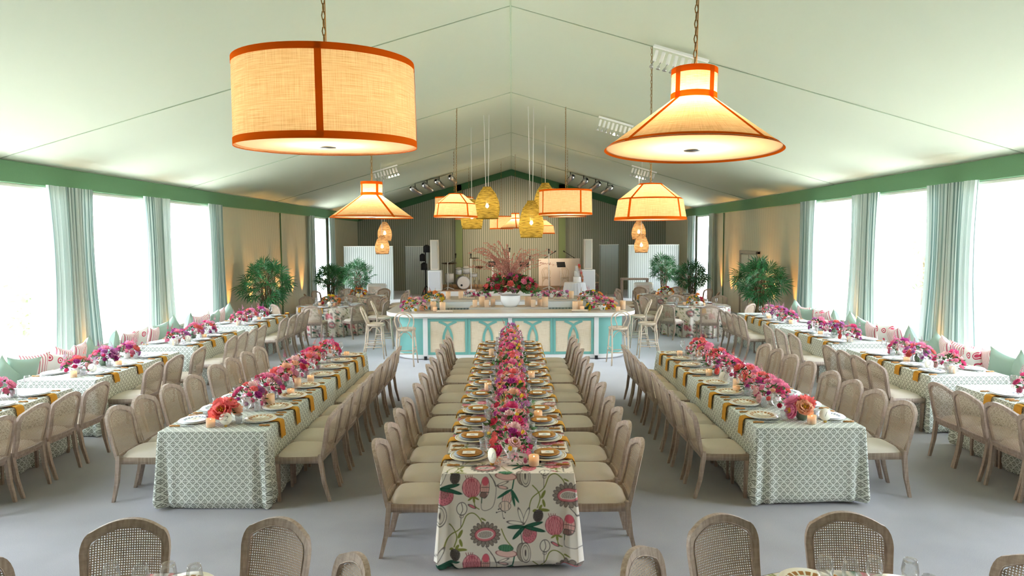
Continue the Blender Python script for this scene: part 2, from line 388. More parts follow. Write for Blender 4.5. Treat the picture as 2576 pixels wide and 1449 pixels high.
for y in FR[1:6]:
    for s in (-1, 1):
        k += 1
        struct('trim_%d' % k, MB().tube([(s * x_, y, ceil_z(x_) - .004) for x_ in (0, 2.5, 5, 7.7)], .008, 6), MT['seam'])
k += 1; struct('trim_%d' % k, MB().tube([(0, Y0, RIDGE - .012), (0, Y1, RIDGE - .012)], .012, 6), MT['seam'])
for s in (-1, 1):
    k += 1; struct('trim_%d' % k, MB().box((s * 7.71, (Y0 + Y1) / 2, 3.67), (.07, Y1 - Y0, .34), bev=.01), MT['valance'])
# side walls with window openings
def side_wall(s):
    mb = MB(); y = Y0; X = s * (WX + .02)
    for a, b in WIN:
        mb.box((X, (y + a) / 2, 1.9), (.06, a - y, 3.8)); mb.box((X, (a + b) / 2, 3.65), (.06, b - a, .3)); mb.box((X, (a + b) / 2, .05), (.06, b - a, .1)); y = b
    mb.box((X, (y + Y1) / 2, 1.9), (.06, Y1 - y, 3.8)); return mb
struct('wall_left', side_wall(-1), MT['stripe_side']); struct('wall_right', side_wall(1), MT['stripe_side'])
k = 0
for s in (-1, 1):
    for a, b in WIN:
        k += 1; X = s * (WX - .02)
        mb = MB(); L = b - a
        for yy in (a + .03, b - .03): mb.box((X, yy, 1.8), (.08, .06, 3.4), bev=.008)
        for zz in (.13, 3.47): mb.box((X, (a + b) / 2, zz), (.08, L - .12, .06), bev=.008)
        wn = mb.build('window_%d' % k, MT['white_frame']); wn['kind'] = 'structure'
        MB().box((X, (a + b) / 2, 1.8), (.006, L - .12, 3.28)).build('pane', MT['pane'], wn)
# gable
gp = [(-7.9, 0), (7.9, 0), (7.9, 3.78), (0, RIDGE + .02), (-7.9, 3.78)]
struct('wall_front', MB().prism(gp_ := [(-7.9, 0), (7.9, 0), (7.9, 3.78), (0, RIDGE + .02), (-7.9, 3.78)], .1, lambda u, v, w_: (u, Y0 - w_, v)), MT['stripe_wall'])
struct('wall_back', MB().prism(gp, .1, lambda u, v, w_: (u, Y1 + w_, v)), MT['stripe_wall'])
k = 20
for s in (-1, 1):
    k += 1; struct('trim_%d' % k, MB().prism([(0, RIDGE), (s * 7.75, EAVE), (s * 7.75, EAVE - .34), (0, RIDGE - .3)][::s], .16, lambda u, v, w_: (u, Y1 - .2 + w_, v)), MT['dkvalance'])
for x in (-2.65, 2.53):
    k += 1; struct('trim_%d' % k, MB().box((x, Y1 - .12, 2.65), (.34, .16, 5.3), bev=.01), MT['olive'])
for s in (-1, 1):
    k += 1; struct('trim_%d' % k, MB().box((s * 7.74, 22.95 if s < 0 else 25.0, 1.75), (.03, .03, 3.5)), MT['dkvalance'])
# service door in the wall behind the palm
dr = MB().box((WX - .05, 22.2, 1.03), (.05, 1.5, 2.02), bev=.01).build('door_1', plain('cream_door', srgb(214, 208, 190), .6)); dr['kind'] = 'structure'
fr = MB()
for yy in (21.4, 23.0): fr.box((WX - .06, yy, 1.08), (.1, .1, 2.16), bev=.01)
fr.box((WX - .06, 22.2, 2.12), (.1, 1.7, .1), bev=.01); fr.box((WX - .085, 22.2, 1.03), (.02, .02, 2.0))
fr.build('frame', plain('taupe_door_frame', srgb(176, 164, 146), .6), dr)
MB().tube([(WX - .1, 22.12, .98), (WX - .13, 22.12, .98), (WX - .13, 22.12, 1.12), (WX - .1, 22.12, 1.12)], .01).build('handle', MT['metal'], dr)

# curtains
def curtain(s, yc, wid, label, seed, flare=.18, folds=11):
    rnd = random.Random(seed); ph = [rnd.uniform(0, 6.28) for _ in range(4)]; X = s * 7.6
    def fn(u, v):
        z = 3.52 - 3.5 * v; sp = wid * (1 - .10 * math.sin(PI * min(1, v * 1.3))) + flare * v * v
        a = 2 * PI * folds * u
        y = yc + (u - .5) * sp + .012 * math.sin(a * .5 + ph[0])
        dx = (.03 + .03 * v) * math.sin(a + .9 * math.sin(3 * u * PI + ph[1]) + .5 * v * math.sin(7 * u + ph[2])) + .02 * math.sin(23 * u + ph[3])
        return (X + dx, y, z)
    return tag(MB().grid(folds * 12, 14, fn, lambda u, v: (u * wid * 2.0, v * 3.5)).build('curtain', MT['curtain']), label, 'curtain')
cn = {-1: 'left', 1: 'right'}
for s in (-1, 1):
    curtain(s, 11.87, 1.28, 'wide gathered striped curtain nearest the camera, %s window wall' % cn[s], 3 + s, folds=18)
    curtain(s, 14.75, 1.12, 'gathered striped curtain between the two tall windows, %s wall' % cn[s], 13 + s, folds=15)
    curtain(s, 17.6, .85, 'striped curtain ending the tall windows, before the %s fabric wall' % cn[s], 23 + s, folds=12)
    curtain(s, 26.1, .55, 'narrow striped curtain, near edge of the far %s window' % cn[s], 33 + s, .05, 6)
    curtain(s, 28.95, .95, 'striped curtain, far edge of the distant %s window' % cn[s], 43 + s, .05, 8)

# trees and bushes on the slopes outside
def bush_mesh(seed, n, r, hh, leaf=.16):
    rnd = random.Random(seed); mb = MB(); mb.smooth = False
    for _ in range(n):
        th = rnd.uniform(0, 2 * PI); q = rnd.random() ** .5; z = rnd.random(); rr = r * q * math.sin(PI * (.15 + .8 * z)) ** .6
        c = Vector((rr * math.cos(th), rr * math.sin(th), z * hh)); a = Vector((rnd.gauss(0, 1), rnd.gauss(0, 1), rnd.gauss(0, 1))).normalized(); b = a.orthogonal().normalized() * leaf * .4; a *= leaf
        mb.add([c - a, c + b, c + a, c - b], [(0, 1, 2, 3)])
    return mb
tl = plain('outdoor_leaf', srgb(140, 158, 120), .8, var=.4, scale=3)
for i, (x, y, z, r, h) in enumerate([(-15, 14.5, .3, 1.6, 3.2), (-13.5, 20, .2, 1.2, 1.6), (-17, 27, 1.5, 1.8, 4), (-12.5, 18, -.1, .8, 1.0), (-19, 22, 2.2, 1.5, 2.5),
                                     (13, 16.5, .1, 1.5, 2.6), (17, 21, 1.6, 2.0, 4.5), (12.2, 13.0, -.1, 1.2, 2.0), (20, 32, 2.4, 2.0, 4), (14.5, 24, .4, 1.0, 1.6)]):
    side = 'left' if x < 0 else 'right'
    t = thing('tree' if h > 2.4 else 'bush', '%s %s outside, %s standing beyond the %s windows' % (('tall loose', 'tree') if h > 2.4 else ('low leafy', 'bush') , '', '') if False else
              '%s beyond the %s windows, %s of those outside' % ('leafy tree' if h > 2.4 else 'low leafy bush', side, ORD[i % 5]), 'tree' if h > 2.4 else 'bush', (x, y, z))
    bush_mesh(i, int(260 * r), r, h).build('foliage', tl, t).location = (0, 0, h * .25)
    MB().tube([(0, 0, -.8), (.05, 0, h * .5), (0, .05, h)], [.09, .07, .03]).build('trunk', MT['stem'], t)

# ------------------------------------------------------------------ stage end
st = thing('stage', 'low carpeted stage with pale front under the gable wall', 'stage', (0, 0, 0))
MB().box((0, 32.15, .31), (6.9, 4.3, .02)).build('deck', plain('tan_stage_carpet', srgb(176, 140, 110), .9, var=.1, scale=90), st)
MB().box((0, 32.15, .15), (6.86, 4.26, .3)).build('fascia', MT['white'], st)
def screen(x0, x1, y, zt, label, rz=0):
    t = thing('folding_screen', label, 'screen', ((x0 + x1) / 2, y, 0), rz); L = x1 - x0
    MB().box((0, 0, zt / 2), (L, .07, zt)).build('panel', MT['screen'], t)
    MB().box((0, 0, zt + .012), (L + .02, .09, .025)).build('top_rail', MT['white_frame'], t)
    for q in (-1, 1): MB().box((q * L / 2, 0, zt / 2), (.025, .09, zt)).build('side_rail', plain('grey_rail', srgb(150, 156, 148), .6), t)
screen(-7.24, -5.13, 29.5, 2.29, 'broad pale striped screen behind the left palms and white armchair')
screen(-4.98, -3.9, 32, 2.25, 'shaded striped screen beside the left loudspeaker column')
screen(5.03, 7.2, 29.5, 2.29, 'broad pale striped screen behind the right palms and wooden console')
screen(3.95, 4.98, 31.4, 2.29, 'dim striped screen standing edge-on near the right loudspeaker column', .5)
def column(x, label):
    t = thing('speaker_column', label, 'speaker', (x, 30.35, .32))
    MB().box((0, 0, .45), (.6, .55, .9), bev=.01).build('plinth', MT['white'], t)
    MB().box((0, -.285, .45), (.5, .02, .78), bev=.005).build('plinth_panel', plain('pale_grey_grille', srgb(220, 222, 226), .8), t)
    MB().box((0, 0, 1.58), (.37, .35, 1.34), bev=.01).build('speaker_case', plain('cream_case', srgb(226, 218, 204), .6), t)
    MB().box((0, -.185, 1.58), (.25, .02, 1.22), bev=.005).build('grille', plain('off_white_grille', srgb(200, 196, 186), .8), t)
column(-3.42, 'tall white boxed loudspeaker column at the drum kit end of stage')
column(3.38, 'tall white boxed loudspeaker column at the cake table end of stage')
def blackrig(x, y):
    t = thing('lighting_stand', 'black stand with dark lamp heads behind the drum-side column', 'light stand', (x, y, 0))
    MB().tube([(0, 0, 0), (0, 0, 2.3)], .03).build('pole', MT['black'], t)
    for z, dx, r in ((2.15, .08, .16), (1.75, -.12, .13), (1.35, -.05, .15)):
        MB().lathe([(0, -.15), (r, -.15), (r, .12), (.05, .2), (0, .2)], 14, (dx, -.1, z)).build('lamp_head', MT['black'], t)
    for a in range(3): MB().tube([(0, 0, .5), (.35 * math.cos(a * 2.1), .35 * math.sin(a * 2.1), .01)], .015).build('leg', MT['black'], t)
blackrig(-3.95, 31.2)
# drum kit
dk = thing('drum_kit', 'white drum kit with dark cymbals on the stage', 'drum kit', (-2.25, 31.3, .32))
def drum(nm, c, r, d, rot, mat=MT['white'], head=MT['ceramic']):
    b = MB().lathe([(r * .98, -d / 2), (r, -d / 2), (r, d / 2), (r * .98, d / 2)], 24).build(nm, mat, dk); b.location = c; b.rotation_euler = rot
    for e in (-1, 1): h_ = MB().lathe([(0, e * d * .49), (r * .97, e * d * .49)], 24).build('drum_head', head, b)
    for e in (-1, 1): MB().tube([(r * 1.02 * math.cos(k * PI / 12), r * 1.02 * math.sin(k * PI / 12), e * d / 2) for k in range(24)], .012, 6, closed=True).build('hoop', MT['metal'], b)
    return b
bd = drum('bass_drum', (0, -.1, .3), .29, .45, (PI / 2, 0, .25), plain('silver_shell', srgb(196, 200, 206), .3))
MB().lathe([(0, 0), (.05, 0)], 14, (-.1, -.12, .235)).build('port_hole', MT['black'], bd)
drum('tom_drum', (-.18, -.05, .82), .15, .24, (.35, 0, 0)); drum('tom_drum', (.16, -.05, .86), .16, .26, (.35, 0, 0))
drum('floor_tom', (-.62, -.05, .5), .2, .42, (0, 0, 0)); drum('snare_drum', (.48, .25, .62), .17, .15, (.15, 0, 0))
for (x, y, z, r, tl_) in ((-.62, 0, 1.18, .36, .1), (.52, .1, 1.4, .24, .05), (.72, .35, .98, .2, .3)):
    b = MB().lathe([(0, .03), (.05, .02), (r, 0), (r, -.006), (.05, .012), (0, .02)], 26).build('cymbal', plain('dark_bronze', srgb(84, 62, 48), .35, .8), dk); b.location = (x, y, z); b.rotation_euler = (tl_, 0, 0)
    MB().tube([(x, y, z), (x, y + .05, .4), (x, y + .05, .02)], .012).build('cymbal_stand', MT['metal'], dk)
    for a in range(3): MB().tube([(x, y + .05, .4), (x + .2 * math.cos(a * 2.1), y + .05 + .2 * math.sin(a * 2.1), .01)], .009).build('stand_leg', MT['metal'], dk)
def mic(x, y, z0, h, base, label, boom=None):
    t = thing('microphone_stand', label, 'microphone stand', (x, y, z0))
    MB().tube([(0, 0, .02), (0, 0, h - .2)], .022).build('pole', MT['white'], t)
    if base == 'round': MB().lathe([(0, 0), (.2, 0), (.2, .03), (.17, .06), (0, .07)], 24).build('base', MT['white'], t)
    else:
        for a in range(3): MB().tube([(0, 0, .12), (.3 * math.cos(a * 2.1 + .5), .3 * math.sin(a * 2.1 + .5), .015)], .018).build('leg', MT['white'], t)
    if boom:
        MB().tube([(0, 0, h - .25), boom], .014).build('boom_arm', MT['metal'], t); c = Vector(boom)
    else: c = Vector((0, 0, h - .2))
    MB().lathe([(0, 0), (.018, 0), (.022, .12), (.035, .15), (.035, .2), (0, .23)], 14, c).build('microphone', MT['black'], t)
mic(-2.88, 30.6, .32, 1.45, 'tri', 'boom microphone stand in front of the drum kit', (.35, .2, 1.42))
mic(-1.8, 30.05, .32, 1.62, 'round', 'white round-based microphone stand beside the drum kit')
mic(-.9, 31.6, .32, 1.55, 'tri', 'microphone stand behind the tall arrangement, drum side')
mic(-.1, 31.6, .32, 1.85, 'tri', 'tallest microphone stand behind the centre of the tall arrangement')
mic(.82, 30.9, .32, 1.5, 'round', 'microphone stand between arrangement and the two café chairs')
mic(1.66, 30.6, .32, 1.8, 'tri', 'white tripod microphone stand in front of the stage café chairs')
def music(x, y, rz, z, label):
    t = thing('music_stand', label, 'music stand', (x, y, .32), rz)
    MB().tube([(0, 0, .02), (0, .0, z - .05)], .012).build('pole', MT['white'], t)
    MB().box((0, -.03, z + .08), (.42, .02, .26), rx=-.4, bev=.005).build('desk', MT['black'], t)
    for a in range(3): MB().tube([(0, 0, .1), (.22 * math.cos(a * 2.1), .22 * math.sin(a * 2.1), .012)], .01).build('leg', MT['metal'], t)
music(-.86, 31.2, 0, 1.05, 'black music stand on stage, drum side of the tall flowers'); music(.56, 31.2, 0, 1.02, 'black music stand on stage, just behind tall flowers'); music(2.25, 31.4, .35, 1.0, 'tilted black music stand before the white stage panel')
tag(MB().box((2.28, 32.9, .98), (1.98, .12, 1.32), bev=.01).build('blank_screen', plain('blush_white_panel', srgb(238, 226, 216), .7)), 'low blank white panel standing behind the stage café chairs', 'panel')
for x_, s_ in ((1.65, 1), (3.0, -1)):
    t = thing('boom_stand', 'black boom arm leaning above the white stage panel, %s end' % ('drum' if s_ > 0 else 'cake'), 'microphone stand', (x_, 33.2, .32))
    MB().tube([(0, 0, 0), (0, 0, 1.35)], .012).build('pole', MT['black'], t); MB().tube([(-.1 * s_, 0, 1.3), (.42 * s_, 0, 1.62)], .014).build('boom_arm', MT['black'], t)
    MB().tube([(.42 * s_, 0, 1.62), (.5 * s_, 0, 1.68)], .028).build('microphone', MT['black'], t)
# cake table
ct = thing('cake_table', 'small cake table under a white pleated cloth before the stage', 'table', (2.62, 28.4, 0))
MB().lathe([(0, .77), (.42, .77), (.44, .75), (.5, .4), (.56, .01)], 96, wob=lambda th, z, r: (.03 * (.8 - z) * math.sin(th * 22)) if r > .3 else 0).build('tablecloth', plain('white_pleated_cloth', srgb(232, 234, 238), .85), ct)
for a in range(4): MB().tube([(.25 * math.cos(a * PI / 2 + .8), .25 * math.sin(a * PI / 2 + .8), 0), (.25 * math.cos(a * PI / 2 + .8), .25 * math.sin(a * PI / 2 + .8), .76)], .02).build('leg', MT['oak'], ct)
ck = thing('cake', 'tiered white wedding cake with cascading peach flowers', 'cake', (2.72, 28.4, .775))
for z, r in ((0, .17), (.24, .13), (.46, .095)): MB().lathe([(0, z), (r, z), (r, z + .22), (r - .01, z + .235), (0, z + .235)], 28).build('tier', MT['ceramic'], ck)
# lounge chairs behind the round tables
def armchair(x, y, rz, label):
    t = thing('armchair', label, 'armchair', (x, y, 0), rz); cl = plain('white_boucle', srgb(244, 244, 242), .9)
    MB().box((0, 0, .36), (.72, .66, .16), bev=.04).build('seat', cl, t); MB().box((0, .32, .66), (.74, .14, .56), bev=.05).build('backrest', cl, t)
    for q in (-1, 1):
        MB().tube([(q * .4, -.3, .02), (q * .4, -.3, .6), (q * .4, .3, .62), (q * .4, .34, .02)], .025, 8).build('arm', MT['oak'], t)
    p = tag(MB().grid(10, 10, lambda u, v: ((u - .5) * .46, -.06 * math.sin(PI * u) * math.sin(PI * v), (v - .5) * .4)).build('cushion', plain('blush_pillow', srgb(240, 226, 222), .9)), 'pale blush cushion propped on the %s' % label.replace('white', 'white'), 'cushion')
    p['label'] = 'pale blush cushion leaning in the armchair by the %s' % ('left screen' if x < 0 else 'right screen console')
    p.location = (x - .05, y + .12, .64); p.rotation_euler = (-.25, 0, .1)
armchair(-5.1, 25.4, 0, 'white armchair in front of the left striped screen'); armchair(4.95, 25.3, 0, 'white armchair in front of the wooden console')
cs = thing('console_table', 'tall oak console frame behind the white armchair', 'console', (4.75, 26.4, 0))
MB().box((0, 0, 1.02), (1.05, .35, .07), bev=.01).build('top', MT['oak'], cs)
for q in (-1, 1):
    for r in (-1, 1): MB().box((q * .49, r * .14, .5), (.05, .05, .99)).build('leg', MT['oak'], cs)

# ------------------------------------------------------------------ lamps
def chain(mb, x, y, z0, z1, step=.05):
    n = int((z1 - z0) / step); 
    for i in range(n):
        z = z0 + (i + .5) * step; a = (i % 2) * PI / 2
        mb.tube([(x + .011 * math.cos(a) * math.cos(k * PI / 3), y + .011 * math.sin(a) * math.cos(k * PI / 3), z + .031 * math.sin(k * PI / 3)) for k in range(6)], .0042, 5, closed=True)
def light(name, typ, loc, power, c, r=.05, **k):
    l = bpy.data.lights.new(name, typ); l.energy = power; l.color = c
    if typ != 'AREA': l.shadow_soft_size = r
    for a, v in k.items(): setattr(l, a, v)
    o = bpy.data.objects.new(name, l); COL.objects.link(o); o.location = loc; return o
WARM = (1, .78, .54)
def shade(x, y, zb, prof, label, tilt=(0, 0), power=60, chain_step=.05, bars=(-.1, 1.4, 2.9, 4.4), group=None):
    """prof: outline [(r, z)] from the bottom rim up; orange tape along rims, the break and the bars"""
    t = thing('pendant_lamp', label, 'pendant lamp', (x, y, zb), 0, group); t.rotation_euler = (tilt[0], tilt[1], 0)
    n = 64; R = prof[0][0]; H = prof[-1][1]
    MB().lathe(prof, n).build('lamp_shade', MT['raffia'], t)
    tape = .042 * (R / .62) ** .5 if R > .4 else .03
    for i, (r, z) in enumerate(prof):
        if 0 < i < len(prof) - 1 and len(prof) == 2: continue
        a = prof[i - 1] if i == len(prof) - 1 else (r, z); b = prof[i + 1] if i < len(prof) - 1 else (r, z)
        o2 = b if i < len(prof) - 1 else a; L = math.hypot(o2[0] - r, o2[1] - z); k_ = tape / L
        MB().lathe([(r + .003, z - (.004 if i == 0 else 0)), (r + (o2[0] - r) * k_ + .003, z + (o2[1] - z) * k_)], n).build('tape_band', MT['orange'], t)
    for a in bars:
        mb = MB(); w_ = tape / 2
        for (r0, z0), (r1, z1) in zip(prof[:-1], prof[1:]):
            c, s_ = math.cos(a), math.sin(a)
            mb.add([((r0 + .004) * c - s_ * w_, (r0 + .004) * s_ + c * w_, z0), ((r0 + .004) * c + s_ * w_, (r0 + .004) * s_ - c * w_, z0), ((r1 + .004) * c + s_ * w_, (r1 + .004) * s_ - c * w_, z1), ((r1 + .004) * c - s_ * w_, (r1 + .004) * s_ + c * w_, z1)], [(0, 1, 2, 3)])
        mb.build('tape_strip', MT['orange'], t)
    d = MB().lathe([(R * .975, .012), (.02, .012)], n).build('diffuser', MT['diffuser'], t)
    MB().lathe([(0, 0), (.055, 0), (.055, .01), (0, .012)], 20, (0, 0, -.004)).build('finial', MT['metal'], d)
    for q in range(3): MB().tube([(0, 0, H - .02), (prof[-1][0] * math.cos(q * 2.1), prof[-1][0] * math.sin(q * 2.1), H - .01)], .005, 5).build('spider_arm', MT['chain'], t)
    for q in range(2):
        bx, by = .07 * (1 if q else -1), -.02
        MB().lathe([(0, -.045), (.03, -.025), (.034, 0), (.016, .045), (0, .05)], 12, (bx, by, H * .45)).build('bulb', MT['bulb'], t)
    mb = MB(); top = ceil_z(x); chain(mb, 0, 0, H - .02, top - zb + .02, chain_step); mb.tube([(.012, 0, H), (.012, 0, top - zb)], .004, 5); mb.build('chain', MT['chain'], t)
    light('lamp_glow', 'POINT', (x, y, zb + H * .45), power, WARM, .09)
CONE = lambda R, H: [(R, 0), (R * .255, H * .62), (R * .255, H)]
DRUM = lambda R, H: [(R, 0), (R * .985, H)]
DOME = lambda R, H: [(R, 0), (R * .9, H * .55), (R * .3, H)]
PW = 10
shade(-1.235, 4.65, 3.22, DRUM(.592, .55), 'large raffia drum pendant with orange bands, nearest the camera', (.033, 0), PW, bars=(-1.38, .19, 1.76, 3.33))
shade(1.225, 4.68, 3.19, CONE(.588, .54), 'large raffia cone pendant with funnel neck, nearest the camera', (-.033, .028), PW, bars=(-1.00, 0.57, 2.14, 3.71))
shade(-2.12, 10.4, 2.93, CONE(.625, .54), 'raffia cone pendant over the left green table', (0, .01), PW, bars=(-0.84, 0.73, 2.30, 3.87))
shade(2.1, 10.4, 2.875, DOME(.54, .545), 'raffia domed pendant over the right green table', (0, 0), PW, bars=(-2.39, -0.82, 0.75, 2.32))
shade(-1.33, 16.3, 3.115, DOME(.52, .56), 'raffia domed pendant hanging over the bar, drum kit side', (0, .02), PW, bars=(-0.90, 0.67, 2.24, 3.81))
shade(1.28, 16.3, 3.16, DRUM(.63, .58), 'raffia drum pendant hanging over the bar, cake side', (0, 0), PW, bars=(-1.06, 0.51, 2.08, 3.65))
shade(-1.87, 22.4, 3.3, DRUM(.63, .66), 'raffia drum pendant partly behind the domed lamp over the bar', (0, 0), PW, .1)
shade(1.82, 22.4, 3.3, CONE(.625, .6), 'raffia cone pendant mostly hidden behind drum lamp over bar', (0, 0), PW, .1)
shade(-.45, 29.6, 3.02, DRUM(.5, .55), 'distant raffia drum pendant before the stage, left of pair', (0, 0), PW, .12)
shade(.15, 27.9, 3.02, CONE(.62, .62), 'distant raffia cone pendant before the stage, overlapping drum lamp', (0, 0), PW, .12, bars=(-1.5, 0, 1.6, 3.1))
shade(1.25, 28.7, 2.8, DOME(.56, .58), 'distant raffia domed pendant behind the lowest seagrass lamp', (0, 0), PW, .12)
shade(-1.75, 28.2, 3.4, CONE(.6, .56), 'distant raffia cone pendant behind the seagrass lamps', (0, 0), PW, .12)
def basket_lamp(x, y, zb, R, H, mat, label, cords=2, power=9):
    t = thing('woven_pendant', label, 'pendant lamp', (x, y, zb))
    prof = [(R * .84, 0), (R * .93, H * .12), (R, H * .3), (R * .93, H * .52), (R * .68, H * .78), (R * .36, H * .95), (R * .3, H)]
    MB().lathe(prof, 40, wob=lambda th, z, r: .004 * math.sin(z * 90)).build('lamp_shade', mat, t)
    MB().tube([(R * .84 * math.cos(k * PI / 16), R * .84 * math.sin(k * PI / 16), 0) for k in range(32)], .012, 6, closed=True).build('rim', mat, t)
    MB().lathe([(0, -.06), (.04, -.035), (.045, 0), (.02, .06), (0, .065)], 12, (0, 0, H * .4)).build('bulb', MT['bulb'], t)
    for q in range(cords): MB().tube([((q - .5) * .05 if cords > 1 else 0, 0, H * .45), ((q - .5) * .14 if cords > 1 else 0, 0, ceil_z(x) - zb)], .008, 5).build('cord', MT['white'], t)
    light('lamp_glow', 'POINT', (x, y, zb + H * .4), power, WARM, .06)
basket_lamp(-.65, 18.3, 3.14, .34, .84, MT['wick_y'], 'ochre seagrass bell pendant over the bar, highest in view', 2)
basket_lamp(.5, 17.4, 2.63, .32, .93, MT['wick_y'], 'ochre seagrass bell pendant hanging lowest over the bar', 2)
basket_lamp(-1.13, 19.5, 2.89, .32, .83, MT['wick_y'], 'ochre seagrass pendant peeping below the domed raffia lamp', 1)
basket_lamp(.96, 19.5, 3.25, .34, .92, MT['wick_y'], 'ochre seagrass pendant half hidden behind the raffia drum', 1)
for s in (-1, 1):
    basket_lamp(s * 4.08, 22, 2.56, .23, .6, MT['wick_b'], 'upper small wicker pendant over the %s round tables' % cn[s], 1, 5)
    basket_lamp(s * 3.98, 21, 2.16, .22, .56, MT['wick_b'], 'lower small wicker pendant over the %s round tables' % cn[s], 1, 5)
def track(x, y, n, lit, label):
    s = 1 if x > 0 else -1; t = thing('track_light', label, 'track light', (x, y, ceil_z(x) - .02)); t.rotation_euler = (0, math.atan((RIDGE - EAVE) / 7.75) * s, 0)
    MB().box((0, 0, -.03), (n * .105, .05, .04), bev=.005).build('rail', MT['white'], t)
    for i in range(n):
        X = (i - (n - 1) / 2) * .1; h = MB().box((X, 0, -.16), (.05, .05, .16), bev=.008).build('lamp_driver', MT['white'], t)
        MB().tube([(X, 0, -.24), (X - .02 * s, -.04, -.3)], .006, 5).build('bracket', MT['metal'], h)
        MB().lathe([(.012, .0), (.035, -.05), (.03, -.052), (0, -.05)], 12, (X - .02 * s, -.04, -.3)).build('spotlight', MT['spotlens'] if i in lit else MT['metal'], h)
track(2.5, 10.2, 8, (), 'white track of small spotlights above the large cone pendant')
track(2.45, 16.1, 8, (4,), 'white track of small spotlights beside the large cone pendant')
track(-4.05, 22.0, 8, (4, 5, 6, 7), 'white track of small spotlights, above the left cone pendant')
track(4.25, 22.0, 8, (2, 3, 4), 'white track of small spotlights, above the right domed pendant')
def source(x, y, label, aim):
    t = thing('stage_spotlight', label, 'spotlight', (x, y, ceil_z(x)))
    MB().tube([(0, 0, 0), (0, 0, -.18)], .015).build('clamp', MT['black'], t)
    d = (Vector(aim) - Vector((x, y, ceil_z(x) - .25))).normalized(); q = d.to_track_quat('-Z', 'Y')
    b = MB().lathe([(.05, .28), (.11, .24), (.12, .02), (.085, -.02), (.085, -.3), (.095, -.34), (.07, -.34), (0, -.3)], 18).build('lamp_barrel', MT['metal'], t)
    b.location = (0, 0, -.28); b.rotation_mode = 'QUATERNION'; b.rotation_quaternion = q
    MB().tube([(-.14, 0, 0), (-.14, 0, .12), (.14, 0, .12), (.14, 0, 0)], .01).build('yoke', MT['black'], b)
    return q, Vector((x, y, ceil_z(x) - .28)) + d * .4
for s in (-1, 1):
    for i, x in enumerate((2.45, 3.0, 3.5, 4.0)):
        q, p = source(s * x, 28.6, 'silver stage spotlight under ceiling seam, %s from the ridge, %s slope' % (ORD[i], cn[s]), (-s * .5 * (i - 1), 34.4, 2.6 - .4 * i))
        if True:
            l = light('stage_beam', 'SPOT', p, 190, (1, .76, .5), .05, spot_size=1.15, spot_blend=1.0); l.rotation_mode = 'QUATERNION'; l.rotation_quaternion = q
# amber uplights at the foot of the side walls
for s in (-1, 1):
    for i, (y, pw) in enumerate(((11.9, 12), (14.8, 12), (18.6, 16), (20.2, 18), (21.3 if s < 0 else 20.9, 16), (22.6 if s < 0 else 23.6, 18), (24.1, 18), (25.2, 18), (29.6, 22))):
        t = thing('wall_uplight', 'small amber uplight at foot of %s wall, %s from the front' % (cn[s], ORD[i]), 'uplight', (s * 7.49, y, 0))
        MB().lathe([(0, 0), (.07, 0), (.07, .16), (.05, .18), (.0, .17)], 16).build('housing', plain('amber_housing', srgb(214, 140, 60), .5) if i == 0 and s < 0 else bpy.data.materials['amber_housing'], t)
        MB().lathe([(0, .182), (.055, .182)], 16).build('lens', MT['uplens'], t)
        l = light('uplight_beam', 'SPOT', (s * 7.5, y, .22), pw * 12, (1, .45, .12), .03, spot_size=.62, spot_blend=.8)
        l.rotation_euler = (0, PI + s * .16, 0)
# ================================================================== chairs
def leg_tube(mb, pts, ws):
    """square tapering leg through points; ws: half widths"""
    vs = []
    for p, h in zip(pts, ws): vs += [(p[0] - h, p[1] - h, p[2]), (p[0] + h, p[1] - h, p[2]), (p[0] + h, p[1] + h, p[2]), (p[0] - h, p[1] + h, p[2])]
    n = len(pts); fs = [(3, 2, 1, 0)] + [(4 * i + k, 4 * i + (k + 1) % 4, 4 * i + 4 + (k + 1) % 4, 4 * i + 4 + k) for i in range(n - 1) for k in range(4)] + [tuple(4 * (n - 1) + k for k in range(4))]
    sm = mb.smooth; mb.smooth = False; mb.add(vs, fs); mb.smooth = sm; return mb
def back_map(u, v, w_=0):
    return (u, -.20 - (v - .43) * .20 - .045 * (1 - (u / .25) ** 2) * min(1, (v - .3) * 3) - w_, v)
def arch(hw, v0, vs, vt, n=18, r=.05):
    """half width hw, from height v0 up to the rounded shoulder vs, crest at vt"""
    e = vs + (vt - vs) * .22; top = lambda k: e + (vt - e) * (1 - k ** 2)
    pts = [(-hw * .92, v0), (-hw * .96, v0 + (vs - v0) * .5), (-hw, vs - r)]
    for i in range(1, 5): a = PI / 2 * i / 5; pts.append((-hw + r * (1 - math.cos(a)), vs - r + (top(1 - r / hw) - vs + r) * math.sin(a)))
    for i in range(n + 1):
        u = -(hw - r) + 2 * (hw - r) * i / n; pts.append((u, top(abs(u) / hw)))
    for i in range(4, 0, -1): a = PI / 2 * i / 5; pts.append((hw - r * (1 - math.cos(a)), vs - r + (top(1 - r / hw) - vs + r) * math.sin(a)))
    pts += [(hw, vs - r), (hw * .96, v0 + (vs - v0) * .5), (hw * .92, v0)]; return pts
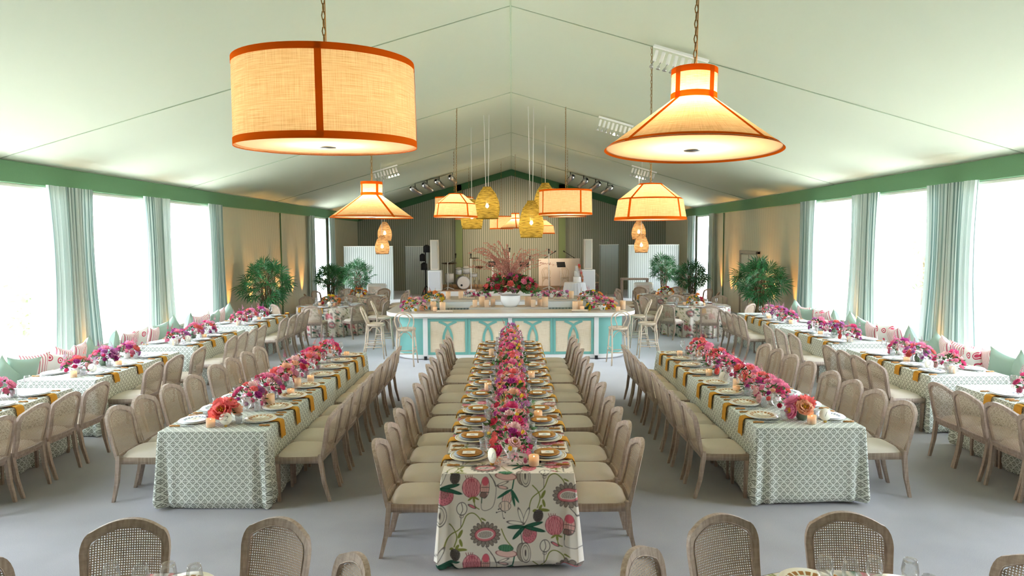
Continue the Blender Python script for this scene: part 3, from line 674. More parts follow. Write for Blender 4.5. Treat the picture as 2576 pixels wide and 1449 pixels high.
def make_chair():
    t = thing('dining_chair', 'x', 'chair')
    out = arch(.252, .43, .81, .925, r=.055); inn = arch(.212, .46, .785, .885, r=.03)
    mb = MB(); mb.band(out, inn, .03, lambda u, v, w_: back_map(u, v, w_))
    bead = [back_map(u * .985, .46 + (v - .46) * .99, .0) for u, v in inn]; mb.tube(bead, .0045, 5)
    mb.build('back_frame', MT['oak'], t)
    mb = MB(); mb.grid(12, 1, lambda a, b: back_map((a * 2 - 1) * .235, .43 + .045 * b, 0)); mb.grid(12, 1, lambda a, b: back_map((a * 2 - 1) * .235, .43 + .045 * b, .03), flip=True)
    mb.grid(12, 1, lambda a, b: back_map((a * 2 - 1) * .235, .475, .03 * b)); mb.grid(12, 1, lambda a, b: back_map((a * 2 - 1) * .235, .43, .03 * b), flip=True); mb.build('back_rail', MT['oak'], t)
    # cane sheet
    def cf(a, b):
        u = (a * 2 - 1) * .21; hw = abs(a * 2 - 1); top = .785 + (.89 - .785) * (1 - hw ** 2); v = .455 + (top - .455) * b; return (u, v)
    MB().grid(12, 6, lambda a, b: back_map(*cf(a, b), .016), lambda a, b: cf(a, b)).build('cane_panel', MT['cane'], t)
    # seat
    mb = MB()
    for q in (-1, 1):
        mb.add([(q * .235, .24, .39), (q * .22, -.21, .39), (q * .22, -.21, .455), (q * .235, .24, .455), (q * .21, .24, .39), (q * .195, -.21, .39), (q * .195, -.21, .455), (q * .21, .24, .455)],
               [(0, 1, 2, 3), (7, 6, 5, 4), (3, 2, 6, 7), (0, 4, 5, 1), (0, 3, 7, 4)])
    mb.smooth = False; mb.box((0, .235, .4225), (.46, .026, .065)); mb.box((0, -.2, .4225), (.43, .026, .065)); mb.build('seat_frame', MT['oak'], t)
    def cu(a, b):
        x, y = a * 2 - 1, b * 2 - 1; n_ = max(abs(x), abs(y)); k = ((abs(x) ** 5 + abs(y) ** 5) ** .2) or 1
        X, Y = x * (n_ / k if k else 1), y * (n_ / k if k else 1); W = .222 + .012 * Y
        z = .452 + .062 * (1 - n_ ** 5) ** .6 * (.8 + .2 * (1 - n_ ** 2)); return (X * W, .015 + Y * .225, z)
    MB().grid(14, 14, cu).build('seat', MT['seatcloth'], t)
    for q in (-1, 1):
        leg_tube(MB(), [(q * .2, .22, 0), (q * .213, .222, .39), (q * .213, .222, .45)], [.014, .02, .02]).build('leg', MT['oak'], t)
        leg_tube(MB(), [(q * .205, -.285, 0), (q * .214, -.235, .2), (q * .222, -.21, .40), (q * .227, -.205, .48)], [.014, .018, .02, .017]).build('leg', MT['oak'], t)
    return t
CH = Proto(make_chair())
def chair(x, y, rz, label, group=None): return CH.place((x, y, 0), rz, label, group)

# bentwood stools and cafe chairs
def bentwood(name, sh, top, foot, cat):
    t = thing(name, 'x', cat); W = MT['oakpale']
    MB().lathe([(0, sh - .012), (.15, sh - .012), (.165, sh), (.2, sh + .008), (.205, sh - .02), (.195, sh - .045), (0, sh - .045)], 28).build('seat', W, t)
    for q in (-1, 1):
        MB().tube([(q * .21, .2, 0), (q * .175, .165, sh * .5), (q * .15, .14, sh - .03)], [.013, .016, .017]).build('leg', W, t)
    # rear legs run up into the outer back hoop
    H = top - sh; yb = lambda z: -.165 - .15 * ((z - sh) / H) ** 1.2 if z > sh else -.165
    hoop = lambda hw, zs, zt, n: [(-hw * math.cos(PI * i / n), yb(zs + (zt - zs) * math.sin(PI * i / n)), zs + (zt - zs) * math.sin(PI * i / n)) for i in range(n + 1)]
    lo = [(-.19, -.27, 0), (-.165, -.2, sh * .45), (-.165, -.165, sh - .02)]
    for q in (-1, 1): MB().tube([(-q * p[0], p[1], p[2]) for p in lo], [.014, .016, .016]).build('leg', W, t)
    pts = [(-.165, -.165, sh - .02), (-.17, yb(sh + .05), sh + .05), (-.188, yb(sh + H * .3), sh + H * .3)] + hoop(.195, sh + H * .5, top, 16) + [(.188, yb(sh + H * .3), sh + H * .3), (.17, yb(sh + .05), sh + .05), (.165, -.165, sh - .02)]
    MB().tube(pts, .014, 8).build('back_hoop', W, t)
    pts = [(-.06, -.16, sh), (-.07, yb(sh + H * .25), sh + H * .25), (-.1, yb(sh + H * .42), sh + H * .42)] + hoop(.115, sh + H * .56, sh + H * .88, 12) + [(.1, yb(sh + H * .42), sh + H * .42), (.07, yb(sh + H * .25), sh + H * .25), (.06, -.16, sh)]
    MB().tube(pts, .011, 7).build('back_loop', W, t)
    for ax, ay, bx, by in ((-.15, .14, .15, .14), (-.15, .14, -.155, -.16), (.15, .14, .155, -.16), (-.155, -.16, .155, -.16)):
        p = []
        for i in range(11):
            k = i / 10; p.append((ax + (bx - ax) * (.06 + .88 * k), ay + (by - ay) * (.06 + .88 * k), sh - .19 + .13 * math.sin(PI * k) ** .7))
        MB().tube(p, .009, 6).build('arch_brace', W, t)
    if foot:
        for z, k in ((foot, 1.0), (foot + .09, .98)):
            g = [(-.183 * k, .172 * k), (.183 * k, .172 * k), (.176, -.205), (-.176, -.205)]
            for i in range(4):
                if z == foot or i in (1, 3):
                    a, b = g[i], g[(i + 1) % 4]; MB().tube([(a[0], a[1], z), (b[0], b[1], z)], .011, 7).build('stretcher', W, t)
    return t
ST = Proto(bentwood('bar_stool', .76, 1.13, .26, 'bar stool'))
BGp = None
ST.place((-2.2, 14.05, 0), 0, 'bentwood stool seen from behind at the left front of bar')
ST.place((-3.0, 14.88, 0), -1.5, 'bentwood stool side-on at the left end of bar')
ST.place((-3.05, 16.25, 0), -1.45, 'bentwood stool half hidden behind left end of bar counter')
ST.place((2.2, 14.05, 0), .05, 'bentwood stool seen from behind at the right front of bar')
ST.place((2.95, 14.8, 0), 1.5, 'bentwood stool side-on at the right end of bar')
ST.place((3.0, 16.2, 0), 1.5, 'bentwood stool half hidden behind right end of bar counter')
CC = Proto(bentwood('cafe_chair', .46, .9, 0, 'chair'))
CC.place((1.62, 32.2, .32), PI, 'bentwood café chair on stage behind the tall white microphone stand')
CC.place((2.5, 32.2, .32), PI, 'bentwood café chair on stage behind the white cake')
CC.place((4.15, 33.2, 0), PI + .3, 'shadowed spare chair in the dim corner beside the screen, nearer stage')
CC.place((4.75, 33.3, 0), PI, 'shadowed spare chair in the dim corner, against striped screen')

# ================================================================== cloths
def paint_print():
    W_, H_ = 520, 244; S = 2.5e-3; img = np.empty((H_, W_, 3)); img[:] = (232, 224, 212)
    yy, xx = np.mgrid[0:H_, 0:W_]; K = 6.22e-4
    def col(c): return np.array(c, float)
    def blend(m, c, a=1.0):
        m = (m * a)[..., None]; img[:] = img * (1 - m) + col(c) * m
    offs = [(ox, oy) for ox, oy in ((0, 0), (1045, 490))]
    def local(cx, cy):
        for ox, oy in offs:
            X = (xx * S / K + 150 - cx - ox + 1045) % 2090 - 1045; Y = (yy * S / K + 150 - cy - oy + 490.5) % 981 - 490.5; yield X, Y
    def ell(cx, cy, rx, ry, c, rot=0, outline=None, lw=5, lines=None, lc=(90, 70, 70)):
        for X, Y in local(cx, cy):
            a, b = X * math.cos(rot) + Y * math.sin(rot), -X * math.sin(rot) + Y * math.cos(rot)
            d = np.sqrt((a / rx) ** 2 + (b / ry) ** 2); k = min(rx, ry)
            m = np.clip((1 - d) * k / 4 + .5, 0, 1)
            if c is not None: blend(m, c)
            if lines: 
                q = np.abs(np.sin(np.arctan2(a / rx, np.abs(b / ry) * .25 + .8) * lines)); blend(m * (q < .28), lc, .55)
            if outline: blend(np.clip(1 - np.abs((1 - d) * k) / lw, 0, 1), outline)
    def line(pts, wd, c):
        for i in range(len(pts) - 1):
            (x0, y0), (x1, y1) = pts[i], pts[i + 1]; mx_, my_ = (x0 + x1) / 2, (y0 + y1) / 2; L = math.hypot(x1 - x0, y1 - y0) or 1
            for X, Y in local(mx_, my_):
                ux, uy = (x1 - x0) / L, (y1 - y0) / L; a = X * ux + Y * uy; b = -X * uy + Y * ux
                d = np.hypot(np.maximum(np.abs(a) - L / 2, 0), b); blend(np.clip((wd / 2 - d) / 4 + .5, 0, 1), c)
    def curve(pts, wd, c, n=7):
        out = []
        P = [pts[0]] + list(pts) + [pts[-1]]
        for i in range(1, len(P) - 2):
            for k in range(n):
                t = k / n; p0, p1, p2, p3 = P[i - 1], P[i], P[i + 1], P[i + 2]
                out.append(tuple(.5 * (2 * p1[j] + (p2[j] - p0[j]) * t + (2 * p0[j] - 5 * p1[j] + 4 * p2[j] - p3[j]) * t * t + (3 * p1[j] - p0[j] - 3 * p2[j] + p3[j]) * t ** 3) for j in (0, 1)))
        out.append(pts[-1]); line(out, wd, c)
    def leaf(x0, y0, x1, y1, wd, c, o=None):
        L = math.hypot(x1 - x0, y1 - y0); ell((x0 + x1) / 2, (y0 + y1) / 2, L / 2, wd / 2, c, math.atan2(y1 - y0, x1 - x0), o)
    G1, G2, DK, PK, PP = (58, 104, 84), (138, 142, 76), (96, 86, 82), (216, 128, 136), (234, 196, 188)
    curve([(655, 440), (650, 590), (720, 612), (805, 540), (835, 300), (760, 175)], 9, (150, 142, 134))
    curve([(200, 1150), (240, 960), (390, 830), (460, 680), (550, 650), (640, 740), (665, 850)], 13, G2)
    curve([(250, 790), (320, 870), (345, 960), (310, 1080)], 14, G2); leaf(360, 960, 410, 855, 38, G2); leaf(380, 970, 405, 1070, 34, G2); leaf(640, 710, 705, 745, 22, G2)
    curve([(700, 1070), (790, 1190), (830, 1290)], 9, DK); curve([(900, 850), (955, 980), (1040, 1090)], 13, G2); curve([(1145, 900), (1160, 1030)], 10, DK)
    for a in range(18):
        th = a * 2 * PI / 18; leaf(695 + 110 * math.cos(th), 920 + 75 * math.sin(th), 695 + 190 * math.cos(th), 920 + 160 * math.sin(th), 46, (150, 138, 128), DK)
    ell(695, 920, 132, 84, PK, -.1, (150, 70, 80)); ell(695, 922, 104, 54, (238, 230, 224), -.1); ell(695, 922, 92, 44, (190, 180, 172), -.1, None, 5, 14, (60, 56, 54))
    for dx in (-40, -10, 20, 45): line([(500 + dx * .4, 270), (490 + dx, 175)], 9, (160, 90, 88))
    ell(525, 325, 116, 128, (224, 150, 156), 0, (120, 62, 70), 4, 11, (140, 60, 72)); leaf(545, 440, 480, 490, 26, G2); leaf(550, 440, 560, 520, 30, G2); leaf(550, 440, 620, 480, 24, G2)
    curve([(555, 480), (570, 560), (620, 600)], 12, G2); leaf(485, 540, 575, 585, 34, PK, DK)
    ell(695, 325, 56, 132, (226, 176, 168), .08, DK, 5, 7, DK); ell(700, 245, 44, 55, (216, 104, 118), .05); line([(650, 322), (745, 322)], 7, DK); line([(645, 382), (745, 385)], 9, DK); ell(672, 420, 44, 36, (150, 118, 112), 0, DK, 4, 6, DK); line([(655, 450), (650, 520)], 12, (70, 92, 72))
    leaf(850, 300, 985, 250, 30, (236, 226, 214), DK); leaf(860, 310, 980, 335, 40, PP, DK)
    line([(1070, 180), (1040, 340)], 16, G1); ell(975, 455, 62, 95, PP, .25, DK, 4, 8, DK); ell(945, 560, 75, 62, (232, 214, 200), 0, DK, 5, 5, DK)
    for x1, y1 in ((850, 460), (1070, 565), (1122, 520), (905, 420)): leaf(1030, 350, x1, y1, 34, G1)
    for x1, y1 in ((865, 600), (950, 640), (935, 715), (840, 640)): curve([(910, 620), ((910 + x1) / 2, y1 - 10), (x1, y1)], 5, DK); ell(x1, y1, 9, 9, DK)
    ell(405, 590, 62, 80, (236, 230, 218), 0, DK, 7); curve([(400, 520), (415, 600), (390, 660)], 7, DK); line([(395, 670), (392, 830)], 7, DK); ell(400, 685, 22, 20, None, 0, DK, 5)
    for x1, y1 in ((1115, 590), (1250, 590), (975, 760)): leaf(1180, 790, x1, y1, 46, (238, 232, 220), DK)
    ell(1255, 930, 88, 108, (214, 128, 140), .3, (150, 60, 76), 5); ell(1235, 890, 60, 70, (190, 128, 130), .3, None, 5, 16, (110, 70, 74))
    for x1, y1 in ((985, 830), (1050, 975), (1410, 775), (1440, 890)): leaf(1190, 828, x1, y1, 46, G1, (30, 70, 54))
    leaf(310, 1110, 250, 1120, 40, G2); leaf(320, 1100, 465, 1115, 40, G2); leaf(330, 1100, 370, 1040, 34, G2); ell(320, 1180, 62, 78, (112, 104, 98), .2, DK, 4, 9, (40, 38, 38)); 
    for x1, y1 in ((290, 1290), (340, 1275), (365, 1240)): line([(320, 1220), (x1, y1)], 6, DK)
    ell(960, 1165, 132, 46, PP, .1, (150, 90, 90)); ell(955, 1095, 92, 46, (88, 136, 104), .1, (50, 90, 70), 4, 9, (50, 90, 70))
    ell(1165, 1155, 72, 120, (172, 160, 146), -.1, DK, 6, 12, DK); ell(1205, 1165, 62, 132, (230, 222, 208), -.05, DK, 6); ell(1205, 1165, 42, 100, (214, 206, 192), -.05, (120, 112, 104), 5); ell(1203, 1165, 10, 45, DK)
    for dx in (-80, -48, -16, 16, 48, 80): curve([(525 + dx * .25, 215), (525 + dx, 320), (525 + dx * .5, 440)], 5, (176, 70, 88))
    for i in range(26): a = i * 2.4; q = 14 * i ** .55; line([(1250 + q * math.cos(a), 930 + q * 1.1 * math.sin(a)), (1256 + q * math.cos(a), 942 + q * 1.1 * math.sin(a))], 5, (140, 60, 80))
    for i in range(9): line([(265 + i * 3, 1135 + i * 14), (375 - i * 3, 1125 + i * 14)], 5, (60, 56, 54))
    v = img / 255.; return np.where(v <= .04045, v / 12.92, ((v + .055) / 1.055) ** 2.4)
PRINT = paint_print()
def apply_print(me):
    n = len(me.loops); uv = np.empty(n * 2, 'f'); me.uv_layers[0].data.foreach_get('uv', uv); uv = uv.reshape(-1, 2)
    x = (uv[:, 0] / 2.5e-3) % 519; y = (-uv[:, 1] / 2.5e-3) % 243
    x0, y0 = x.astype(int), y.astype(int); fx, fy = (x - x0)[:, None], (y - y0)[:, None]; x1, y1 = (x0 + 1) % 520, (y0 + 1) % 244
    c = PRINT[y0, x0] * (1 - fx) * (1 - fy) + PRINT[y0, x1] * fx * (1 - fy) + PRINT[y1, x0] * (1 - fx) * fy + PRINT[y1, x1] * fx * fy
    out = np.ones((n, 4), 'f'); out[:, :3] = c; a = me.color_attributes.new('print', 'FLOAT_COLOR', 'CORNER'); a.data.foreach_set('color', out.ravel())
ZT = .762
def cloth(name, x0, x1, y0, y1, m, label, seed=0, fine=.012, front=None, group=None, drop=.745):
    cx, cy_, hx, hy = (x0 + x1) / 2, (y0 + y1) / 2, (x1 - x0) / 2, (y1 - y0) / 2; rnd = random.Random(seed); ph = [rnd.uniform(0, 6.28) for _ in range(6)]
    P = 4 * (hx + hy)
    def at(s):
        """point and outward normal on the perimeter; s=0 at the front left corner, running right, back, left"""
        s %= P
        if s < 2 * hx: return -hx + s, -hy, 0, -1
        s -= 2 * hx
        if s < 2 * hy: return hx, -hy + s, 1, 0
        s -= 2 * hy
        if s < 2 * hx: return hx - s, hy, 0, 1
        return -hx, hy - (s - 2 * hx), -1, 0
    cor = [0, 2 * hx, 2 * hx + 2 * hy, 4 * hx + 2 * hy, P]
    def pt(s, v):
        x, y, nx, ny = at(s); dc = min(abs(s % P - c) for c in cor); k = math.exp(-(dc / .11) ** 2); long_ = 1 if nx else 0
        # soften the corner turn by blending normals
        c = min(cor, key=lambda c: abs(s % P - c)) ; ci = cor.index(c) % 4; cxs, cys = [(-1, -1), (1, -1), (1, 1), (-1, 1)][ci]
        w2 = k * .6; nx2, ny2 = nx * (1 - w2) + cxs * .7 * w2, ny * (1 - w2) + cys * .7 * w2
        e = .006 * min(1, v * 12) + (.028 + .012 * math.sin(s * 3.1 + ph[0])) * v + .05 * k * v * math.sin(dc * 46 + ph[1] * 0 + 1.2) + (.014 * long_ + .004) * v * math.sin(s * 17 + ph[2] + 1.5 * math.sin(s * 5)) + .015 * k * v
        z = ZT - .004 * 0 - drop * v - .012 * v * math.sin(s * 2.2 + ph[3]) * (v > .98)
        if v > .93: e -= (v - .93) * .5
        return (cx + x + nx2 * e, cy_ + y + ny2 * e, max(.006, z))
    mb = MB()
    fu = front or fine
    nx_ = max(2, int(2 * hx / fine)); ny_ = max(2, int(2 * hy / fine))
    mb.grid(nx_, ny_, lambda u, v: (cx - hx + 2 * hx * u, cy_ - hy + 2 * hy * v, ZT), lambda u, v: (2 * hx * u, 2 * hy * v))
    def strip(s0, s1, du, dv):
        n1 = max(2, int((s1 - s0) / du)); n2 = max(6, int(drop / dv)); mb.grid(n1, n2, lambda u, v: pt(s0 + (s1 - s0) * u, v), lambda u, v: (s0 + (s1 - s0) * u, -drop * v), flip=True)
    strip(-.04, 2 * hx + .04, fu, fu); strip(2 * hx + .04, P - .04, max(fine, .014), max(fine, .03))
    o = mb.build(name, m); 
    if m is MT['floral']: apply_print(o.data)
    return tag(o, label, 'tablecloth', group)
def table_under(x0, x1, y0, y1, label):
    t = thing('banquet_table', label, 'table', ((x0 + x1) / 2, (y0 + y1) / 2, 0)); hx, hy = (x1 - x0) / 2 - .01, (y1 - y0) / 2 - .01
    MB().box((0, 0, .735), (2 * hx, 2 * hy, .035)).build('tabletop', MT['oak'], t)
    for a in (-1, 1):
        for b in (-1, 1): MB().tube([(a * (hx - .1), b * (hy - .2), 0), (a * (hx - .1), b * (hy - .2), .72)], .018).build('leg', MT['metal'], t)
def round_cloth(x, y, R, label, seed=0, fine=.03):
    rnd = random.Random(seed); a0 = rnd.uniform(0, 6); n = int(2 * PI * R / fine)
    mb = MB(); mb.lathe([(.001, ZT)] + [(R * k / 8, ZT) for k in range(1, 9)], n, (x, y, 0)); 
    mb.uv = [[(mb_v[0] - x + 3, mb_v[1] - y + 3) for mb_v in (mb.v[k] for k in f)] for f in mb.f]
    def wob(th, z, r):
        k = (ZT - z) / .75; return k * (.05 * math.sin(9 * th + a0) + .03 * math.sin(23 * th + 2 * a0) + .02 * math.sin(41 * th))
    rows = 25; mb.lathe([(R + .004 + .06 * (i / rows), ZT - .75 * i / rows) for i in range(rows + 1)], n, (x, y, 0), wob=wob)
    o = mb.build('tablecloth', MT['floral']); o.location = (0, 0, 0); apply_print(o.data)
    t = thing('round_table', label.replace('botanical print cloth on', 'wooden'), 'table', (x, y, 0)); MB().lathe([(0, .715), (R - .03, .715), (R - .03, .75), (0, .75)], 40).build('tabletop', MT['oak'], t)
    MB().tube([(0, 0, .02), (0, 0, .715)], .05).build('pedestal', MT['metal'], t); MB().lathe([(0, 0), (.3, 0), (.28, .03), (0, .04)], 24).build('base', MT['metal'], t)
    return tag(o, label, 'tablecloth')
TN = {'C': 'centre floral table', 'L': 'left inner green table', 'R': 'right inner green table',
      'l1': 'left window table nearest camera', 'l2': 'second left window table', 'l3': 'third left window table', 'l4': 'farthest left window table',
      'r1': 'right window table nearest camera', 'r2': 'second right window table', 'r3': 'third right window table', 'r4': 'farthest right window table'}
TB = {'C': (-.56, .48, 5.24, 12.15), 'L': (-3.42, -2.38, 6.46, 11.05), 'R': (2.36, 3.41, 6.48, 11.03)}
for k, (a, b) in zip('1234', ((6.18, 8.46), (8.93, 11.22), (11.72, 14.0), (14.5, 16.75))):
    TB['l' + k] = (-6.56, -5.52, a, b); TB['r' + k] = (5.5, 6.54, 14.2, 16.6) if k == '4' else (5.5, 6.54, a - (.05 if k != '1' else .1), b - (.08 if k != '1' else .1))
for k, (x0, x1, y0, y1) in TB.items():
    if k == 'C': cloth('tablecloth', x0, x1, y0, y1, MT['floral'], 'white botanical print cloth draped over the long centre table', 1, .01, .0029)
    else: cloth('tablecloth', x0, x1, y0, y1, MT['leafprint'], 'pale green sprig print cloth draped over the %s' % TN[k].replace(' green', ''), ord(k[-1]) + ord(k[0]), .03, .02)
    table_under(x0, x1, y0, y1, 'long folding table hidden under the cloth of the %s' % TN[k])
# ================================================================== seats along the tables
OFF = (.38, .90, 1.43, 1.92)
PL = {'C': [5.62, 6.14, 6.67, 7.14, 7.84, 8.46, 9.07, 9.6, 10.3, 10.84, 11.33, 11.8],
      'L': [6.84, 7.34, 7.87, 8.42, 9.12, 9.66, 10.2, 10.66], 'R': [6.86, 7.40, 7.93, 8.45, 9.14, 9.68, 10.2, 10.66],
      'l1': [6.45, 6.96, 7.49, 8.05], 'l2': [9.35, 9.95, 10.68], 'l3': [11.95, 12.45, 12.95, 13.45], 'l4': [14.75, 15.3, 15.85, 16.4],
      'r1': [6.3, 6.78, 7.28, 7.75], 'r2': [9.15, 9.6, 10.06, 10.54], 'r3': [11.86, 12.48, 13.06], 'r4': [14.55, 15.0, 15.45, 15.9]}
rj = random.Random(3)
for k, ys in PL.items():
    x0, x1, y0, y1 = TB[k]
    for s in (-1, 1):
        if k in ('C', 'L', 'R') or (k[0] == 'l' and s == 1) or (k[0] == 'r' and s == -1):
            side = ('%s side' % cn[s]) if k in 'CLR' else 'aisle side'; G = None
            for i, y in enumerate(ys):
                X = (x1 if s > 0 else x0) + s * (.235 if k == 'C' else .26) + rj.uniform(-.012, .012); dy = 0
                rz = (PI / 2 if s > 0 else -PI / 2) + rj.uniform(-.03, .03)
                if k in ('L', 'R') and s == (-1 if k == 'L' else 1): X += s * .02
                chair(X, y + rj.uniform(-.012, .012), rz, 'cane-back oak chair, %s from front, %s of %s' % (ORD[i], side, TN[k]))

# round tables: (name, centre, chairs as angles)
RT_ = {'near left round table': ((-1.88, 2.86, .80), [150, 116, 67, 31], .90), 'near right round table': ((1.68, 2.86, .80), [146, 111, 70, 27], .90),
       'first left round table': ((-5.07, 19.0, .915), [268, 312, 352, 35, 85, 130, 224], 1.32), 'first right round table': ((5.0, 18.55, .915), [180, 228, 268, 312, 50, 95, 138], 1.32),
       'second left round table': ((-4.95, 21.9, .915), [250, 300, 345, 25, 70, 115, 160, 205], 1.32), 'second right round table': ((4.95, 21.9, .915), [190, 240, 285, 335, 20, 65, 110, 150], 1.32)}
for j, (nm, ((x, y, R), angs, rr)) in enumerate(RT_.items()):
    round_cloth(x, y, R, 'botanical print cloth on the %s' % nm, j, .03 if j > 1 else .012)
    for i, a in enumerate(angs):
        th = math.radians(a); lab = 'cane-back chair at the %s, %s anticlockwise from the ' % (nm, ORD[i]) + ('rightmost' if False else 'aisle')
        if j < 2: lab = 'cane-back chair, %s from the left at the %s' % (ORD[i], nm)
        else: lab = 'cane-back chair, %s going round the %s from its front' % (ORD[i], nm)
        rot_ = PI + (th - PI / 2) * (.3 if j < 2 and i == 1 + j else 1)
        chair(x + rr * math.cos(th), y + rr * math.sin(th), rot_, lab)

# ================================================================== table ware
def plate(r, m, name, h=.014):
    mb = MB().lathe([(0, .004), (r * .62, .004), (r * .72, .009), (r, h), (r * 1.005, h + .003), (r * .72, .013), (r * .62, .008), (0, .008)], 40)
    return mb.mesh(name, m)
MS = {'charger': plate(.165, MT['charger'], 'charger_plate'), 'blue': plate(.128, MT['blueplate'], 'dinner_plate', .02), 'amber': plate(.108, MT['amberplate'], 'salad_plate', .018),
      'brown': plate(.15, MT['dishrim'], 'dinner_plate'), 'grey': plate(.148, MT['bluerim'], 'dinner_plate'), 'white': plate(.16, MT['ceramic'], 'charger_plate')}
def menu_mesh():
    mb = MB(); mb.smooth = False; mb.box((0, 0, .001), (.105, .075, .002))
    mb.cm = 1; mb.box((0, .004, .0024), (.03, .008, .0006)); mb.box((0, -.01, .0024), (.05, .003, .0006)); return mb.mesh('menu_card', [MT['card'], MT['ink']])
MS['card'] = menu_mesh()
def napkin_mesh(hang, w_=.11, seed=0):
    """x runs out across the table edge at x=0; z=0 is the cloth"""
    r = random.Random(seed); prof = [(-.2, .006), (-.1, .007), (-.02, .008), (.012, .004), (.026, -.02), (.032, -hang * .6), (.036, -hang)]
    def fn(u, v):
        i = min(len(prof) - 2, int(v * (len(prof) - 1))); k = v * (len(prof) - 1) - i; a, b = prof[i], prof[i + 1]; x = a[0] + (b[0] - a[0]) * k; z = a[1] + (b[1] - a[1]) * k
        W = w_ * (1 + .22 * v); return (x + .004 * math.sin(u * 9) * v, (u - .5) * W + .008 * v * v, z + .003 * math.sin(u * PI))
    mb = MB().grid(6, 18, fn, flip=True); mb.grid(6, 18, lambda u, v: tuple(np.add(fn(u, v), (.004 if v > .5 else 0, 0, .005))))
    mb.smooth = True; return mb.mesh('napkin', MT['mustard'])
MS['nap_s'] = napkin_mesh(.06, .12); MS['nap_l'] = napkin_mesh(.17, .105, 2); MS['nap_m'] = napkin_mesh(.12, .1, 3)
def cutlery(kind):
    mb = MB(); mb.tube([(.02, 0, .009), (.045, 0, .011), (.07, 0, .009), (.095, 0, .011), (.125, 0, .009)], [.007, .0095, .0075, .0095, .008], 7)
    mb.cm = 1
    if kind == 'knife': mb.box((-.05, .0, .007), (.14, .018, .003))
    else:
        mb.tube([(.02, 0, .008), (-.05, 0, .006)], .003, 5); mb.box((-.075, 0, .008), (.05, .022, .003))
    return mb.mesh(kind, [MT['bamboo'], MT['metal']])
MS['knife'] = cutlery('knife'); MS['fork'] = cutlery('fork')
def wine():
    return MB().lathe([(.034, 0), (.034, .002), (.006, .007), (.0045, .09), (.012, .1), (.036, .125), (.042, .155), (.036, .195), (.032, .215), (.0305, .215), (.0345, .195), (.04, .155), (.034, .128), (.0, .104)], 18).mesh('wine_glass', MT['glass'])
MS['wine'] = wine()
MS['tumbler'] = MB().lathe([(0, .002), (.03, .002), (.037, .095), (.0355, .095), (.029, .008), (0, .008)], 18).mesh('water_tumbler', MT['patglass'])
MS['flute'] = MB().lathe([(.03, 0), (.004, .006), (.004, .09), (.02, .115), (.024, .17), (.021, .23), (.02, .23), (.022, .17), (0, .1)], 16).mesh('champagne_glass', MT['glass'])
def item(key, name, loc, rz, label, cat, rot=None, group=None):
    o = link_mesh(name, MS[key], None, loc, rot or (0, 0, rz)); return tag(o, label, cat, group)
ZP = ZT + .0015
def setting(px, py, dx, dy, where, style, napk):
    """px, py: the table edge at the guest; dx, dy: unit vector from the guest across the table"""
    rz = math.atan2(-dy, -dx); tx, ty = dy, -dx       # tangent, guest's right
    at = lambda a, b, z=0: (px + dx * a + tx * b, py + dy * a + ty * b, ZP + z)
    if napk: item(napk, 'napkin', at(0, 0 if style != 'c' else 0, 0), rz, 'mustard linen napkin, %s' % where, 'napkin')
    nz = .011 if napk else 0
    if style == 'c':
        item('charger', 'charger_plate', at(.195, 0, nz), 0, 'gold-rimmed charger, %s' % where, 'plate')
        item('blue', 'dinner_plate', at(.195, 0, nz + .009), 0, 'pale blue-grey plate, %s' % where, 'plate')
        item('amber', 'salad_plate', at(.195, 0, nz + .018), 0, 'amber glass plate, %s' % where, 'plate')
        item('card', 'menu_card', at(.19, 0, nz + .037), 0, 'cream menu card, %s' % where, 'card')
    else:
        item('white', 'charger_plate', at(.185, 0, nz), 0, 'plain white charger, %s' % where, 'plate')
        item('brown' if style == 'b' else 'grey', 'dinner_plate', at(.185, 0, nz + .009), 0, '%s patterned plate, %s' % ('brown' if style == 'b' else 'grey-blue', where), 'plate')
        if style != 'r': item('card', 'menu_card', at(.185, 0, nz + .026), rz + PI / 2 + .1, 'cream menu card, %s' % where, 'card')
    if style != 'r':
        item('knife', 'knife', at(.15, .205), rz, 'bamboo-handled knife, %s' % where, 'knife')
        item('fork', 'fork', at(.15, -.2), rz, 'bamboo-handled fork, %s' % where, 'fork')
ni = 0
for k, ys in PL.items():
    x0, x1, y0, y1 = TB[k]
    for s in (-1, 1):
        if k in 'CLR': side = '%s side' % cn[s]
        else: side = 'aisle side' if (s == 1) == (k[0] == 'l') else 'bench side'
        X = x1 if s > 0 else x0; bench = side == 'bench side'
        for i, y in enumerate(ys):
            if bench and i >= 3: continue
            if bench: y = y0 + .45 + i * (y1 - y0 - .9) / 2
            where = '%s place from front, %s of %s' % (ORD[i], side, TN[k]); d = -s
            setting(X, y, d, 0, where, 'c' if k == 'C' else ('b' if (k == 'L' and s == 1) or (k == 'R' and s == -1) else 'g'), None if bench else ('nap_s' if k == 'C' else ('nap_l' if k in 'LR' and ((k == 'L') == (s == 1)) else ('nap_m' if k not in 'LR' else None))))
            gx = X + d * .36
            if k == 'C' or not bench:
                item('wine', 'wine_glass', (gx + rj.uniform(-.01, .01) + (d * .0 if k == 'C' else 0), y + .12, ZP), 0, 'wine glass, %s' % where, 'glass')
            if k == 'C': item('tumbler', 'water_tumbler', (gx - d * .055, y + .22, ZP), 0, 'etched water tumbler, %s' % where, 'glass')
            elif not bench or i == 1: item('tumbler', 'water_tumbler', (gx + d * .01, y - .1, ZP), 0, 'etched water tumbler, %s' % where, 'glass')
